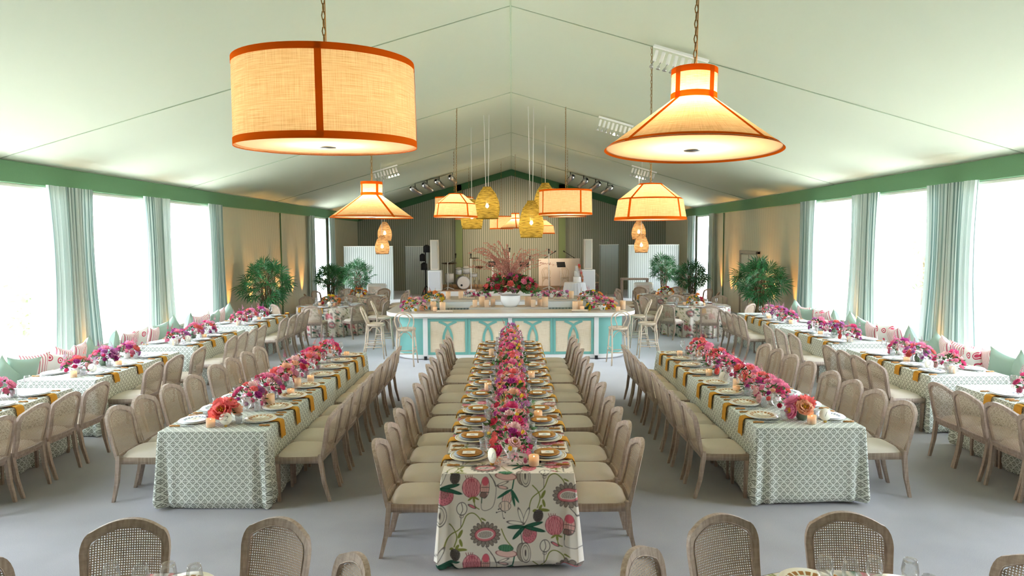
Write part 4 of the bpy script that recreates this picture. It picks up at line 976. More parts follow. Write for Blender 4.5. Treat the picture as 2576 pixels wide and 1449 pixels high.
for nm, ((x, y, R), angs, rr) in RT_.items():
    near = nm.startswith('near')
    for i, a in enumerate(angs if not near else angs):
        if near: a = ((158, 118, 77, 20) if x < 0 else (160, 101, 60, 22))[i]
        th = math.radians(a); c, s_ = math.cos(th), math.sin(th); where = '%s place round the %s' % (ORD[i], nm)
        if near:
            item('white', 'charger_plate', (x + c * (R - .17), y + s_ * (R - .17), ZP), 0, 'plain white charger, %s' % where, 'plate')
            item('brown', 'dinner_plate', (x + c * (R - .17), y + s_ * (R - .17), ZP + .009), 0, 'brown patterned plate, %s' % where, 'plate')
            item('knife', 'knife', (x + c * (R - .24) + s_ * .19, y + s_ * (R - .24) - c * .19, ZP), th, 'bamboo-handled knife, %s' % where, 'knife')
            for q, (b, e) in enumerate(((.40, .16), (.45, .05)) if i in (0, 3) else ()):
                item('wine', 'wine_glass', (x + c * (R - b) - s_ * e, y + s_ * (R - b) + c * e, ZP), 0, '%s, %s' % (('wine glass by flowers', 'wine glass behind plate')[q], where), 'glass')
        else:
            setting(x + c * R, y + s_ * R, -c, -s_, where, 'r', 'nap_m' if i % 2 == 0 else None)
            for q in range(2):
                item('wine' if q else 'tumbler', 'wine_glass' if q else 'water_tumbler', (x + c * (R - .38) - s_ * (.06 + .12 * q), y + s_ * (R - .38) + c * (.06 + .12 * q), ZP), 0, '%s, %s' % ('wine glass' if q else 'etched water tumbler', where), 'glass')

for nm, y, xs in (('near left round table', 3.33, (-2.03, -1.87, -1.74, -1.6)), ('near right round table', 3.35, (1.58, 1.7, 1.83, 2.0))):
    for i, gx in enumerate(xs): item('wine', 'wine_glass', (gx, y - .02 * (i % 2), ZP), 0, 'clear wine glass on the %s, %s from the left' % (nm, ORD[i]), 'glass')
# candles
def votive(r, h, tall=False):
    t = thing('votive_candle', 'x', 'candle')
    MB().lathe([(0, .002), (r * .94, .002), (r, .006), (r * 1.02, h), (r * .95, h), (r * .92, .008), (0, .008)], 24, wob=lambda th, z, rr: .0012 * math.sin(th * 16) * (1 if .01 < z < h * .95 else 0)).build('glass_cup', MT['amber'], t)
    c = MB().lathe([(0, .01), (r * .8, .01), (r * .8, h * .62), (0, h * .6)], 18).build('candle', MT['wax'], t)
    MB().lathe([(0, 0), (.006, .008), (.003, .022), (0, .028)], 8, (0, 0, h * .64)).build('flame', MT['flame'], c); return t
VP = Proto(votive(.042, .085)); PP_ = Proto(votive(.055, .17)); PP_.o.name = 'pillar_candle'
def cand(x, y, label, z=ZP, big=False, sc_=None): (PP_ if big else VP).place((x, y, z), 0, label, sc_=sc_)
cand(.17, 5.42, 'glowing amber votive candle at the front end of centre floral table'); cand(-.33, 10.6, 'tall glowing candle at the far left of centre floral runner', big=True, sc_=.7)
cand(.26, 6.85, 'amber votive beside the centre runner, near right third place'); cand(.25, 8.9, 'amber votive beside the centre runner, right, halfway along'); cand(-.3, 8.2, 'amber votive beside the centre runner, left, halfway along')
for k, nm, ps in (('L', 'left inner green table', ((-2.98 + .0, 6.62), (-2.62, 7.95), (-2.62, 8.75), (-2.6, 10.6))), ('R', 'right inner green table', ((2.95, 6.62), (2.66, 8.0), (2.62, 9.0), (2.6, 10.5)))):
    for i, (x, y) in enumerate(ps): cand(x, y, 'amber votive candle, %s from front, %s' % (ORD[i], nm))
cand(-2.68, 7.45, 'woven-wrapped pillar candle among flowers, left inner green table', big=True, sc_=.8); cand(-2.66, 8.35, 'tall amber candle halfway along left inner green table', big=True, sc_=.75); cand(2.72, 8.2, 'tall amber candle halfway along right inner green table', big=True, sc_=.7)
for k in TB:
    if k in 'CLR': continue
    x0, x1, y0, y1 = TB[k]
    for i, (dx, dy) in enumerate(((.1, .2), (.28, .95), (-.2, 1.7))): cand((x0 + x1) / 2 + (dx if k[0] == 'l' else -dx), y0 + dy, 'votive candle, %s from front, %s' % (ORD[i], TN[k]))
for nm, ((x, y, R), angs, rr) in list(RT_.items())[2:]:
    for i in range(3): cand(x + .3 * math.cos(i * 2.1 - 1), y + .3 * math.sin(i * 2.1 - 1), 'votive candle, %s round the flowers of %s' % (ORD[i], nm))
def number_card(x, y, rz, txt, label):
    t = thing('table_number', label, 'table number', (x, y, ZP), rz)
    d = MB().lathe([(0, -.001), (.062, -.001), (.062, .001), (0, .001)], 32).build('card', MT['card'], t, (0, 0, .082)); d.rotation_euler = (PI / 2 - .08, 0, 0)
    MB().box((0, 0, .011), (.024, .03, .022), bev=.004).build('brass_stand', MT['brass'], t)
    c = bpy.data.curves.new('numeral', 'FONT'); c.body = txt; c.size = .07; c.align_x = 'CENTER'; c.align_y = 'CENTER'; c.shear = .35; c.offset = -.001; c.extrude = 0
    tmp = bpy.data.objects.new('tmp', c); COL.objects.link(tmp); me = bpy.data.meshes.new_from_object(tmp); bpy.data.objects.remove(tmp)
    o = bpy.data.objects.new('numeral', me); COL.objects.link(o); o.parent = d; o.location = (0, 0, .0016); me.materials.clear(); me.materials.append(MT['ink'])
number_card(-2.83, 6.62, .1, '2', 'round cream table number 2 on brass stand, left inner green table')
number_card(3.1, 6.66, .05, '1', 'round cream table number on brass stand, front of right inner green table')
number_card(2.68, 8.55, .05, '1', 'round cream table number halfway along the right inner green table')
number_card(-.17, 5.43, -.95, '1', 'round cream table number turned edgewise on centre floral table')
for k in ('l2', 'l3', 'r2', 'r4'):
    x0, x1, y0, y1 = TB[k]; number_card((x0 + x1) / 2 + (.22 if k[0] == 'l' else -.28), y0 + (.42 if k != 'r4' else 1.0), 0, '3', 'round cream table number on the %s' % TN[k])
for j, (nm, ((x, y, R), a_, r_)) in enumerate(list(RT_.items())[2:]): number_card(x + .05, y - .35, 0, '5', 'round cream table number facing front on the %s' % nm)

# ================================================================== flowers
def petal(mb, th, r0, r1, z0, z1, w_, cup):
    c, s_ = math.cos(th), math.sin(th)
    def fn(u, v):
        rad = r0 + (r1 - r0) * math.sin(v * PI / 2); zz = z0 + (z1 - z0) * v ** 1.6; ww = w_ * math.sin(PI * min(1, .12 + .75 * v)) * (u - .5) * 2
        rad -= cup * (2 * (u - .5)) ** 2; return (rad * c - ww * s_, rad * s_ + ww * c, zz + .04 * math.sin(u * 7 + th * 3) * v)
    mb.grid(3, 3, fn)
def peony_mesh(col, open_=True):
    mb = MB(); r = random.Random(len(col) * 7 + ord(col[0]))
    for L, (n, r1, z0, z1, w_, cup) in enumerate(((8, 1.0, -.25, .05 if open_ else .35, .48, .12), (8, .82, -.15, .38, .42, .14), (7, .56, -.05, .55, .34, .14), (5, .3, .0, .6, .24, .1))):
        if open_ and L == 3: continue
        for i in range(n): petal(mb, 2 * PI * i / n + L * .4 + r.uniform(-.1, .1), .05, r1 * r.uniform(.9, 1.08), z0, z1 * r.uniform(.8, 1.2), w_, cup)
    if open_:
        mb.cm = 1
        for i in range(10):
            a = i * 2.4; q = .04 * i ** .9; mb.tube([(q * math.cos(a), q * math.sin(a), .0), (q * 1.5 * math.cos(a), q * 1.5 * math.sin(a), .38)], [.02, .05], 4)
    return mb.mesh('peony', [MT['f_' + col], MT['f_yellow']])
def ranun_mesh(col):
    mb = MB()
    for L in range(5):
        R = 1 - .19 * L; n = 6 - (L > 2)
        for i in range(n): petal(mb, 2 * PI * i / n + L * .55, .04, R * .9, -.3 + .1 * L, .15 + .13 * L, .55 * R, .22 * R)
    return mb.mesh('ranunculus', [MT['f_' + col]])
def sprig_mesh(col, tall=False):
    mb = MB(); r = random.Random(ord(col[0]))
    for i in range(20):
        if tall: z = 2.6 * i / 20; R = .35 * (1 - i / 26); a = i * 2.4; c = Vector((R * math.cos(a), R * math.sin(a), z)); sz = .26 * (1 - i / 34)
        else:
            a = i * 2.4; zz = 1 - 2 * (i + .5) / 20 * .62; q = math.sqrt(max(0, 1 - zz * zz)); c = Vector((q * math.cos(a), q * math.sin(a), zz * .9)) * .8; sz = .3
        nrm = (c - Vector((0, 0, c.z * .8))).normalized() if tall else c.normalized(); A = nrm.orthogonal().normalized(); B = nrm.cross(A)
        vs = [c + nrm * .02]
        for k in range(10):
            t = 2 * PI * k / 10 + i; rr = sz * (1 if k % 2 else .5); vs.append(c + (A * math.cos(t) + B * math.sin(t)) * rr + nrm * (.12 if k % 2 else .04))
        mb.add([tuple(v) for v in vs], [(0, 1 + k, 1 + (k + 1) % 10) for k in range(10)])
    if tall: mb.cm = 1; mb.tube([(0, 0, -1.2), (0, 0, 2.4)], .04, 4)
    return mb.mesh('blossom_spray', [MT['f_' + col], MT['leaf']])
def tulip_mesh(col):
    mb = MB()
    for i in range(6): petal(mb, i * PI / 3, .1, .5 + .08 * (i % 2), -.5, .9, .32, .12)
    return mb.mesh('tulip', [MT['f_' + col]])
BL = {}
def bloom(kind, col):
    k = (kind, col)
    if k not in BL: BL[k] = {'peony': lambda: peony_mesh(col), 'rose': lambda: ranun_mesh(col), 'spray': lambda: sprig_mesh(col), 'spike': lambda: sprig_mesh(col, True), 'tulip': lambda: tulip_mesh(col), 'double': lambda: peony_mesh(col, False)}[kind]()
    return BL[k]
def foliage_mesh(seed, n=70):
    r = random.Random(seed); mb = MB()
    for i in range(n):
        zz = r.uniform(-.25, 1); a = r.uniform(0, 2 * PI); q = math.sqrt(max(0, 1 - min(1, abs(zz)) ** 2)); d = Vector((q * math.cos(a), q * math.sin(a), zz)).normalized(); c = d * r.uniform(.45, .95)
        L = r.uniform(.2, .38); A = (d + Vector((r.uniform(-.7, .7), r.uniform(-.7, .7), r.uniform(-.7, .5)))).normalized(); B = A.orthogonal().normalized(); N = A.cross(B); W_ = L * .26
        mb.add([tuple(c), tuple(c + A * L * .35 + B * W_ + N * .03), tuple(c + A * L), tuple(c + A * L * .35 - B * W_ + N * .03), tuple(c + A * L * .45 + N * -.04)], [(0, 1, 4), (1, 2, 4), (2, 3, 4), (3, 0, 4)])
    return mb.mesh('foliage', MT['leaf'])
FOL = [foliage_mesh(i) for i in range(3)]
FOLBIG = foliage_mesh(9, 420)
VS = {'bowl': MB().lathe([(0, 0), (.045, 0), (.05, .012), (.075, .05), (.088, .1), (.085, .1), (.07, .055), (0, .03)], 26).mesh('bowl', MT['ceramic']),
      'urn': MB().lathe([(0, 0), (.035, 0), (.03, .02), (.05, .05), (.075, .1), (.072, .1), (.045, .05), (0, .04)], 26).mesh('footed_bowl', MT['ceramic']),
      'vase': MB().lathe([(0, 0), (.042, 0), (.058, .03), (.062, .06), (.048, .1), (.034, .125), (.03, .125), (.045, .09), (0, .06)], 24).mesh('vase', MT['greenvase'])}
PAL = {'open': ['coral', 'coral', 'pink', 'peach', 'coral'], 'runner': ['hot', 'coral', 'pink', 'magenta', 'pink', 'pink', 'peach', 'hot', 'coral', 'lilac', 'red', 'blush'], 'coral': ['coral', 'coral', 'pink', 'hot', 'peach', 'red', 'pink', 'hot', 'coral'],
       'pink': ['pink', 'hot', 'lilac', 'magenta', 'pink', 'blush', 'pink', 'coral', 'lilac'], 'warm': ['orange', 'yellow', 'peach', 'orange', 'red', 'yellow'], 'mix': ['pink', 'orange', 'hot', 'peach', 'lilac', 'magenta', 'yellow', 'blush']}
FLN = {'peony': 'peony', 'rose': 'ranunculus', 'spray': 'blossom_spray', 'spike': 'blossom_spike', 'tulip': 'tulip', 'double': 'peony'}
def arrange(x, y, z, rx, ry, h, n, pal, label, vase='bowl', seed=0, size=1.0, kinds=None, spikes=0, vsc=1.0, fol=None, group=None):
    r = random.Random(seed * 31 + 5); t = thing('flower_arrangement', label, 'flowers', (x, y, z), 0, group)
    vh = {'bowl': .1, 'urn': .1, 'vase': .125}[vase] * vsc
    link_mesh({'bowl': 'bowl', 'urn': 'footed_bowl', 'vase': 'vase'}[vase], VS[vase], t, sc_=vsc)
    link_mesh('foliage', fol or FOL[seed % 3], t, (0, 0, vh * .85), (0, 0, r.uniform(0, 6)), sc_=(rx * .98, ry * .98, h * .94))
    kinds = kinds or ['peony', 'double', 'rose', 'spray', 'rose', 'double', 'spray', 'rose']
    for i in range(n):
        k = kinds[i % len(kinds)]; col = r.choice(PAL[pal]) if k != 'tulip' else 'yellow'
        zz = 1 - 1.32 * (i + .5) / n; q = math.sqrt(max(0, 1 - zz * zz)); a = i * 2.39996 + r.uniform(-.3, .3); m_ = r.uniform(.82, 1.05)
        p = Vector((rx * q * math.cos(a) * m_, ry * q * math.sin(a) * m_, vh * .9 + h * zz * m_)); nrm = Vector((q * math.cos(a) / rx, q * math.sin(a) / ry, zz / h + .4 / h)).normalized()
        sz = {'peony': .060, 'double': .047, 'rose': .032, 'spray': .04, 'tulip': .03}[k] * size * r.uniform(.85, 1.15)
        link_mesh(FLN[k], bloom(k, col), t, p, nrm.to_track_quat('Z', 'Y').to_euler(), sz)
    for i in range(spikes):
        a = r.uniform(0, 2 * PI); q = r.uniform(.3, .9); p = Vector((rx * q * math.cos(a), ry * q * math.sin(a), vh + h * r.uniform(.8, 1.1)))
        link_mesh('blossom_spike', bloom('spike', r.choice([c for c in PAL[pal] if c not in ('orange', 'yellow')] or ['pink'])), t, p, (r.uniform(-.4, .4), r.uniform(-.4, .4), 0), .035 * size)
    return t
K2 = ['peony', 'rose', 'double', 'spray', 'rose', 'tulip', 'double', 'rose', 'spray', 'double']
for i in range(12):
    y = 5.62 + i * .585; arrange(-.03 + rj.uniform(-.02, .02), y, ZP, .17 + .01 * (i % 3), .27, .2 + .02 * ((i * 5) % 4), 34, 'runner', 'mixed pink and coral arrangement, %s from front, centre floral runner' % ORD[i], 'urn' if i in (0, 4, 8) else 'bowl', i, 1.0, K2, 1 if i else 0, .8)
for k, s in (('L', -1), ('R', 1)):
    for i in range(8):
        y = 6.88 + i * .53; x = s * 2.9 + rj.uniform(-.05, .05)
        if i == 0: arrange(s * 2.9 + (.02 if s > 0 else 0), 6.78, ZP, .12, .12, .1, 5, 'open', 'open coral peonies in mottled green vase, front of %s' % TN[k], 'vase', 40 + s, 1.6, ['peony', 'peony', 'peony'], 0)
        elif i % 3 == 0: arrange(x, y, ZP, .14, .2, .14, 17, 'coral', 'coral peonies in green vase, %s group from front, %s' % (ORD[i], TN[k]), 'vase', 50 + i * 3 + s, 1.2, ['peony', 'rose', 'double', 'spray'], 1)
        else: arrange(x, y, ZP, .17, .25, .17, 30, 'coral' if i > 4 else 'runner', 'lush pink and red arrangement, %s group from front, %s' % (ORD[i], TN[k]), 'bowl', 60 + i * 3 + s, 1.05, None, 2)
for k in TB:
    if k in 'CLR': continue
    x0, x1, y0, y1 = TB[k]; cx = (x0 + x1) / 2
    for i, (q, n, kk) in enumerate(((.2, 19, 'bowl'), (.47, 24, 'vase'), (.74, 19, 'bowl'))):
        arrange(cx + rj.uniform(-.05, .05), y0 + (y1 - y0) * q, ZP, .17, .21, .15, n, 'pink', 'pink and magenta arrangement, %s from front, %s' % (ORD[i], TN[k]), kk, ord(k[0]) + ord(k[1]) * 3 + i, 1.15, None, 3)
for j, (nm, ((x, y, R), a_, r_)) in enumerate(list(RT_.items())[2:]):
    arrange(x, y, ZP, .26, .2, .2, 20, 'warm', 'orange and yellow centrepiece on the %s' % nm, 'bowl', 90 + j, 1.2, None, 2)
# flowers down the cake
cf = thing('cake_flowers', 'peach roses cascading down the side of the white cake', 'flowers', (2.72, 28.4, .78)); r = random.Random(4)
for i in range(12):
    z = .7 - i * .06; R = (.1 if z > .46 else .14 if z > .24 else .18) + .03; a = -1.0 + .1 * i
    link_mesh('ranunculus', bloom('rose', r.choice(['peach', 'coral', 'orange', 'blush'])), cf, (R * math.cos(a), R * math.sin(a), z), (1.2, 0, a + PI / 2), .085)

# ================================================================== the bar
BX, BY0, BY1 = 2.55, 14.62, 18.3
def rrect(hx, y0, y1, r, n=10, cx=-.03):
    out = []
    for (qx, qy, a0) in ((1, 0, -PI / 2), (1, 1, 0), (-1, 1, PI / 2), (-1, 0, PI)):
        c = (cx + qx * (hx - r), (y1 - r) if qy else (y0 + r))
        for i in range(n + 1): a = a0 + PI / 2 * i / n; out.append((c[0] + r * math.cos(a), c[1] + r * math.sin(a)))
    return out
bar = thing('bar_counter', 'island bar with pale top, teal panels and rounded ends', 'bar')
def ring(outer, inner, z0, z1, name, m):
    mb = MB(); n = len(outer)
    for z, fl in ((z0, True), (z1, False)):
        vs = [(p[0], p[1], z) for p in outer] + [(p[0], p[1], z) for p in inner]; mb.smooth = False
        fs = [(i, (i + 1) % n, n + (i + 1) % n, n + i) for i in range(n)]; mb.add(vs, [f[::-1] for f in fs] if fl else fs)
    mb.smooth = True
    for L, fl in ((outer, False), (inner, True)):
        vs = [(p[0], p[1], z0) for p in L] + [(p[0], p[1], z1) for p in L]; fs = [(i, (i + 1) % n, n + (i + 1) % n, n + i) for i in range(n)]; mb.add(vs, [f[::-1] for f in fs] if fl else fs)
    return mb.build(name, m, bar)
ring(rrect(2.72, 14.37, 18.75, .62), rrect(1.95, 15.12, 17.55, .02), .985, 1.03, 'countertop', MT['bartop'])
ring(rrect(2.73, 14.36, 18.76, .63), rrect(2.66, 14.43, 18.69, .56), .955, 1.024, 'counter_edge', MT['white'])
ring(rrect(2.49, 14.62, 18.3, .62), rrect(2.1, 14.95, 17.75, .02), .1, .955, 'body', MT['teal'])
ring(rrect(2.52, 14.59, 18.33, .64), rrect(2.4, 14.75, 18.2, .5), .02, .105, 'plinth', MT['white'])
ring(rrect(2.51, 14.6, 18.32, .63), rrect(2.4, 14.75, 18.2, .5), .895, .955, 'top_rail', MT['white'])
mb = MB(); mb.box((-.03, 17.62, .5), (3.7, .03, .96)); mb.build('striped_back', MT['screen'], bar)
MB().box((-.03, 17.58, .9), (3.9, .05, .16)).build('inner_apron', MT['white'], bar)
MB().box((-.03, 15.14, .5), (3.7, .03, .96)).build('inner_front', MT['white'], bar)
for x in (-1.87, -.045, 1.81): MB().box((x, 14.595, .5), (.1 if abs(x) > 1 else .09, .05, .84), bev=.004).build('post', MT['white'], bar)
for x in (-1.87, -.045, 1.81): MB().box((x, 14.6, .04), (.06, .1, .08)).build('leveling_foot', MT['black'], bar)
def bar_door(x0, x1):
    z0, z1 = .108, .888; yf = 14.612; d = MB(); W_ = x1 - x0; b = .055; cx = (x0 + x1) / 2
    d.box((x0 + b / 2, yf - .012, (z0 + z1) / 2), (b, .028, z1 - z0), bev=.003); d.box((x1 - b / 2, yf - .012, (z0 + z1) / 2), (b, .028, z1 - z0), bev=.003)
    d.box((cx, yf - .012, z0 + b / 2), (W_ - 2 * b, .028, b), bev=.003); d.box((cx, yf - .012, z1 - b / 2), (W_ - 2 * b, .028, b), bev=.003)
    o = d.build('cabinet_door', MT['teal'], bar)
    MB().grid(2, 2, lambda u, v: (x0 + b + (W_ - 2 * b) * u, yf - .006, z0 + b + (z1 - z0 - 2 * b) * v), lambda u, v: (x0 + W_ * u, v * .8)).build('raffia_inset', MT['raffia_panel'], o)
    for s in (-1, 1):
        mb = MB(); pts = []
        for i in range(25):
            t = i / 24; z = z1 - b - .004 - t * (z1 - z0 - 2 * b - .01)
            # starts wide at the top, crosses near the top, bows out to an almond
            u = (.23 - 1.05 * t / .16 * .0) if False else 0
            if t < .16: u = -.19 * (1 - t / .16) ** 1.6 - .0
            else: k = (t - .16) / .84; u = .09 * math.sin(PI * min(1, k * 1.02)) ** .85
            pts.append((cx + s * u, z))
        L, R_ = [], []
        for i, (x, z) in enumerate(pts):
            a = pts[max(0, i - 1)]; c = pts[min(len(pts) - 1, i + 1)]; dx, dz = c[0] - a[0], c[1] - a[1]; q = math.hypot(dx, dz); nx, nz = -dz / q * .026, dx / q * .026
            L.append((x + nx, z + nz)); R_.append((x - nx, z - nz))
        mb.smooth = False; mb.band(L, R_, .016, lambda u, v, w_: (u, yf - .024 + .016 - w_ - (.001 if s > 0 else 0), v)); mb.build('curved_slat', MT['teal'], o)
for a, b in ((-1.82, -.96), (-.955, -.095), (.005, .875), (.88, 1.755)): bar_door(a, b)
isl = thing('bar_island', 'low white serving table inside the bar under the tall flowers', 'table', (-.08, 16.25, 0))
MB().box((0, 0, .965), (1.86, .62, .05), bev=.006).build('top', MT['bartop'], isl); MB().box((0, -.29, .93), (1.8, .03, .07)).build('apron', MT['white'], isl)
for a in (-1, 1):
    for b in (-1, 1): MB().box((a * .85, b * .25, .47), (.06, .06, .94)).build('leg', MT['white'], isl)
BZ = 1.0305
# tall arrangement
def tall_arr():
    x, y, z = -.04, 16.25, .991; t = thing('flower_arrangement', 'towering crimson arrangement with wild pink branches in white pot', 'flowers', (x, y, z)); r = random.Random(12)
    MB().lathe([(0, 0), (.15, 0), (.2, .05), (.235, .14), (.24, .26), (.225, .27), (.2, .2), (0, .15)], 32).build('pot', MT['ceramic'], t)
    link_mesh('foliage', FOLBIG, t, (0, 0, .42), sc_=(.62, .45, .36))
    for i in range(64):
        zz = 1 - 1.3 * (i + .5) / 64; q = math.sqrt(max(0, 1 - zz * zz)); a = i * 2.4; p = Vector((.6 * q * math.cos(a), .42 * q * math.sin(a), .47 + .33 * zz)) * r.uniform(.9, 1.05)
        k = ['rose', 'double', 'spray', 'spray', 'rose'][i % 5]; c = r.choice(['red', 'hot', 'plum', 'coral', 'red', 'magenta', 'pink', 'plum', 'red'])
        link_mesh(FLN[k], bloom(k, c), t, p, Vector((q * math.cos(a), q * math.sin(a), zz + .3)).to_track_quat('Z', 'Y').to_euler(), {'rose': .06, 'double': .085, 'spray': .075}[k])
    for i in range(64):
        a = r.uniform(-PI, PI); sp = r.uniform(.15, 1.0) ** .8; Lh = r.uniform(.5, 1.12) * (1.1 - .45 * sp); c, s_ = math.cos(a), math.sin(a) * .55; R1 = (.25 + .95 * sp)
        mb = MB(); pts = []
        for k in range(9):
            v = k / 8; pts.append(Vector((c * R1 * v ** 1.15 * .95, s_ * R1 * v ** 1.15, .55 + Lh * math.sin(v * PI / 2 * (1 if sp < .7 else 1.15)) + .02 * math.sin(k * 2 + i))))
        mb.tube(pts, [.008 - .0007 * k for k in range(9)], 4)
        for k in range(46):
            v = r.uniform(.25, 1) * 8; i0 = min(7, int(v)); p = pts[i0].lerp(pts[i0 + 1], v - i0) + Vector((r.gauss(0, .014), r.gauss(0, .014), r.gauss(0, .014))); q = r.uniform(.009, .018); A = Vector((r.gauss(0, 1), r.gauss(0, 1), r.gauss(0, 1))).normalized() * q; B = A.orthogonal().normalized() * q
            mb.add([p - A, p + B, p + A, p - B], [(0, 1, 2, 3)])
        mb.build('branch', MT['branch'], t)
tall_arr()
arrange(-2.15, 14.85, BZ, .27, .23, .2, 26, 'mix', 'pink and orange arrangement in white bowl, left front corner of bar', 'bowl', 101, 1.15, None, 6)
arrange(-1.95, 16.75, BZ, .26, .3, .2, 20, 'warm', 'orange and green arrangement on the left return of bar', 'bowl', 102, 1.15, None, 4)
arrange(1.98, 14.9, BZ, .32, .24, .2, 26, 'mix', 'pink and orange arrangement in white bowl, right front corner of bar', 'bowl', 103, 1.15, None, 6)
arrange(1.95, 16.9, BZ, .33, .28, .2, 22, 'mix', 'berry and orange arrangement on the right return of bar', 'bowl', 104, 1.15, None, 4)
for i, x in enumerate((-1.15, -.8, .75, 1.05, 1.4)): arrange(x, 18.1, BZ, .24, .14, .12, 12, 'pink', 'low pink arrangement, %s along the back bar' % ORD[i], 'bowl', 110 + i, 1.1, None, 1, .7)
for i, (x, y, b) in enumerate(((-1.74, 15.0, 1), (-1.68, 14.8, 0), (-1.52, 14.85, 1), (1.38, 14.85, 1), (1.5, 14.98, 1), (1.52, 14.75, 0), (2.28, 14.62, 0), (2.44, 15.0, 1), (-1.68, 17.9, 1), (-1.35, 17.95, 1), (1.55, 17.8, 1))): cand(x, y, 'candle in amber glass on bar counter, %s from the left front' % ORD[i], BZ, bool(b), 1.15)
for i, (x, y) in enumerate(((-.88, 16.1), (-.72, 16.3), (-.6, 16.05), (-.46, 16.3), (.38, 16.25), (.5, 16.05), (.66, 16.3), (.78, 16.1))): cand(x, y, 'pillar candle on bar island, %s from the drum side' % ORD[i], .991, True, 1.0 + .35 * (i % 3 == 1))
for i, (x, y) in enumerate(((-1.45, 14.62), (1.45, 14.6), (-1.15, 17.85), (1.25, 17.7))):
    bd_ = thing('menu_tray', 'small wooden tray on the bar counter, %s' % ('left front', 'right front', 'left back', 'right back')[i], 'tray', (x, y, BZ)); MB().box((0, 0, .012), (.34, .16, .014), bev=.004).build('tray_base', MT['oakpale'], bd_)
    for q in (-1, 1): MB().box((0, q * .075, .02), (.34, .01, .03)).build('tray_rim', MT['oakpale'], bd_)

# ================================================================== palms
def frond(mb, o, d, up, R, n, r):
    side = d.cross(up).normalized()
    for i in range(n):
        a = (i / (n - 1) - .5) * 3.5 + r.uniform(-.06, .06); v = (d * math.cos(a) + side * math.sin(a)).normalized(); L = R * (1 - .2 * abs(a) / 1.75) * r.uniform(.85, 1.15); w_ = .014 * R / .3
        p1 = o + v * L * .55 + up * L * .06; p2 = o + v * L + up * L * -.06 - Vector((0, 0, L * .14)); sd = v.cross(up).normalized() * w_
        mb.add([o, p1 + sd, p2, p1 - sd, p1 - up * w_ * .7], [(0, 1, 4), (0, 4, 3), (1, 2, 4), (4, 2, 3)])
def palm(x, y, H, sp, zc, n, label, seed):
    n = int(n * 1.15)
    r = random.Random(seed); t = thing('potted_palm', label, 'plant', (x, y, 0)); fm = MB(); fm.smooth = False; sm_ = MB()
    MB().lathe([(0, 0), (.17, 0), (.2, .1), (.22, .34), (.2, .36), (.18, .3), (0, .3)], 24, wob=lambda th, z, q: .006 * math.sin(z * 120)).build('basket_planter', MT['basket'], t)
    for i in range(n):
        zz = 1 - 2 * (i + .5) / n; a = i * 2.4; q = math.sqrt(1 - zz * zz) * r.uniform(.45, 1.12); c = Vector((sp * q * math.cos(a), sp * q * math.sin(a), zc + (H - zc - .18) * zz * (1 if zz > 0 else .95)))
        base = Vector((r.uniform(-.08, .08), r.uniform(-.08, .08), max(.3, c.z - .45))); d = (c - Vector((0, 0, zc - .35))).normalized(); d = (d + Vector((0, 0, -.15))).normalized()
        sm_.tube([base, base.lerp(c, .5) + Vector((0, 0, .05)), c], .006, 4); up = d.orthogonal().normalized(); up = (Vector((r.uniform(-.8, .8), r.uniform(-.8, .8), r.uniform(.1, 1))) - d * .1).normalized(); up = (up - d * up.dot(d)).normalized()
        frond(fm, c, d, up, r.uniform(.26, .42), 12, r)
    for i in range(6):
        a = i * 1.05; sm_.tube([(.09 * math.cos(a), .09 * math.sin(a), .28), (.07 * math.cos(a) * 2, .07 * math.sin(a) * 2, zc)], .016, 6)
    fm.build('foliage', MT['palmleaf'], t); sm_.build('stem', MT['stem'], t)
palm(-6.75, 18.7, 2.1, .56, 1.42, 52, 'tall fan palm beside striped curtain, nearest left wall palm', 1)
palm(6.8, 18.7, 2.02, .56, 1.4, 56, 'full fan palm before the cream door, nearest right wall palm', 2)
palm(-6.5, 24.4, 1.75, .42, 1.22, 40, 'dark fan palm against the far left window', 3)
palm(-6.2, 27.4, 1.78, .5, 1.15, 46, 'bright green fan palm in front of the left striped screen', 4)
palm(6.15, 27.6, 1.95, .46, 1.35, 44, 'bright green fan palm in front of the right striped screen', 5)
palm(6.6, 25.0, 1.75, .56, 1.2, 50, 'dark spreading fan palm against the far right window', 6)

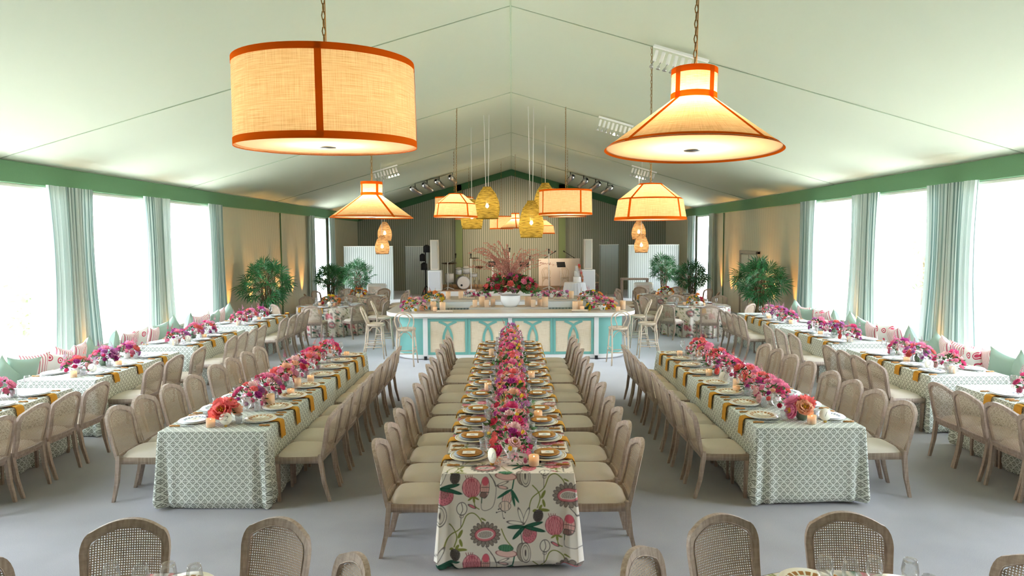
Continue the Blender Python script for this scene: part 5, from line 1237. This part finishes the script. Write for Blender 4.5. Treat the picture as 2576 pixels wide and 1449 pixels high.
# ================================================================== window benches and pillows
def bench(s, y0, y1, label):
    t = thing('window_bench', label, 'bench', (s * 7.0, (y0 + y1) / 2, 0)); L = y1 - y0
    MB().box((-s * .05, 0, .22), (.52, L, .4), bev=.02).build('base', MT['bench'], t); MB().box((-s * .06, 0, .45), (.5, L - .02, .08), bev=.03).build('seat_cushion', MT['bench'], t)
    MB().box((s * .26, 0, .39), (.1, L, .76), bev=.03).build('backrest', MT['bench'], t)
def pillow_mesh(name, m, W_=.46):
    mb = MB()
    for sg in (-1, 1):
        def fn(u, v):
            x, y = u * 2 - 1, v * 2 - 1; pin = 1 - .17 * (1 - x * x) * abs(y) ** 2; pin2 = 1 - .17 * (1 - y * y) * abs(x) ** 2
            return (x * W_ / 2 * pin2, sg * .085 * ((1 - x ** 4) * (1 - y ** 4)) ** .6, y * W_ / 2 * pin)
        mb.grid(12, 12, fn, flip=sg > 0)
    return mb.mesh(name, m)
PM = {'g': pillow_mesh('sage_pillow', MT['pil_green'], .5), 's': pillow_mesh('striped_pillow', MT['pil_stripe']), 'f': pillow_mesh('floral_pillow', MT['pil_floral'])}
PN = {'g': 'plain sage velvet pillow', 's': 'pink striped ticking pillow', 'f': 'pink block-print floral pillow'}
for s in (-1, 1):
    for j, (a, b, seq) in enumerate(((6.1, 8.7, 'gsfsgg'), (8.95, 11.35, 'ggsfssg'), (11.6, 14.1, 'gsfsgg'), (14.4, 16.85, 'gsfgsg'))):
        bench(s, a, b, 'upholstered window bench, %s from the front along %s wall' % (ORD[j], cn[s]))
        cnt = {}
        for i, c in enumerate(seq):
            cnt[c] = cnt.get(c, 0) + 1; y = a + .3 + i * (b - a - .5) / (len(seq) - 1); o = link_mesh('pillow', PM[c], None, (s * (7.02 - .05 * (i % 2)), y, .71 + .02 * (i % 3)), (0, 0, 0))
            o.rotation_euler = (0, rj.choice((.0, .75, .3, -.2)) if c == 'g' else rj.uniform(-.2, .2), 0)
            o.rotation_euler = Matrix.Rotation(s * PI / 2 + rj.uniform(-.45, .45), 4, 'Z').to_euler(); o.rotation_euler.x = -.22; o.rotation_euler.y = (PI / 4 if (c == 'g' and i in (0, len(seq) - 1)) else rj.uniform(-.3, .3))
            tag(o, '%s, %s of its kind on %s bench from front, %s wall' % (PN[c], ORD[cnt[c] - 1], ORD[j], cn[s]), 'pillow')
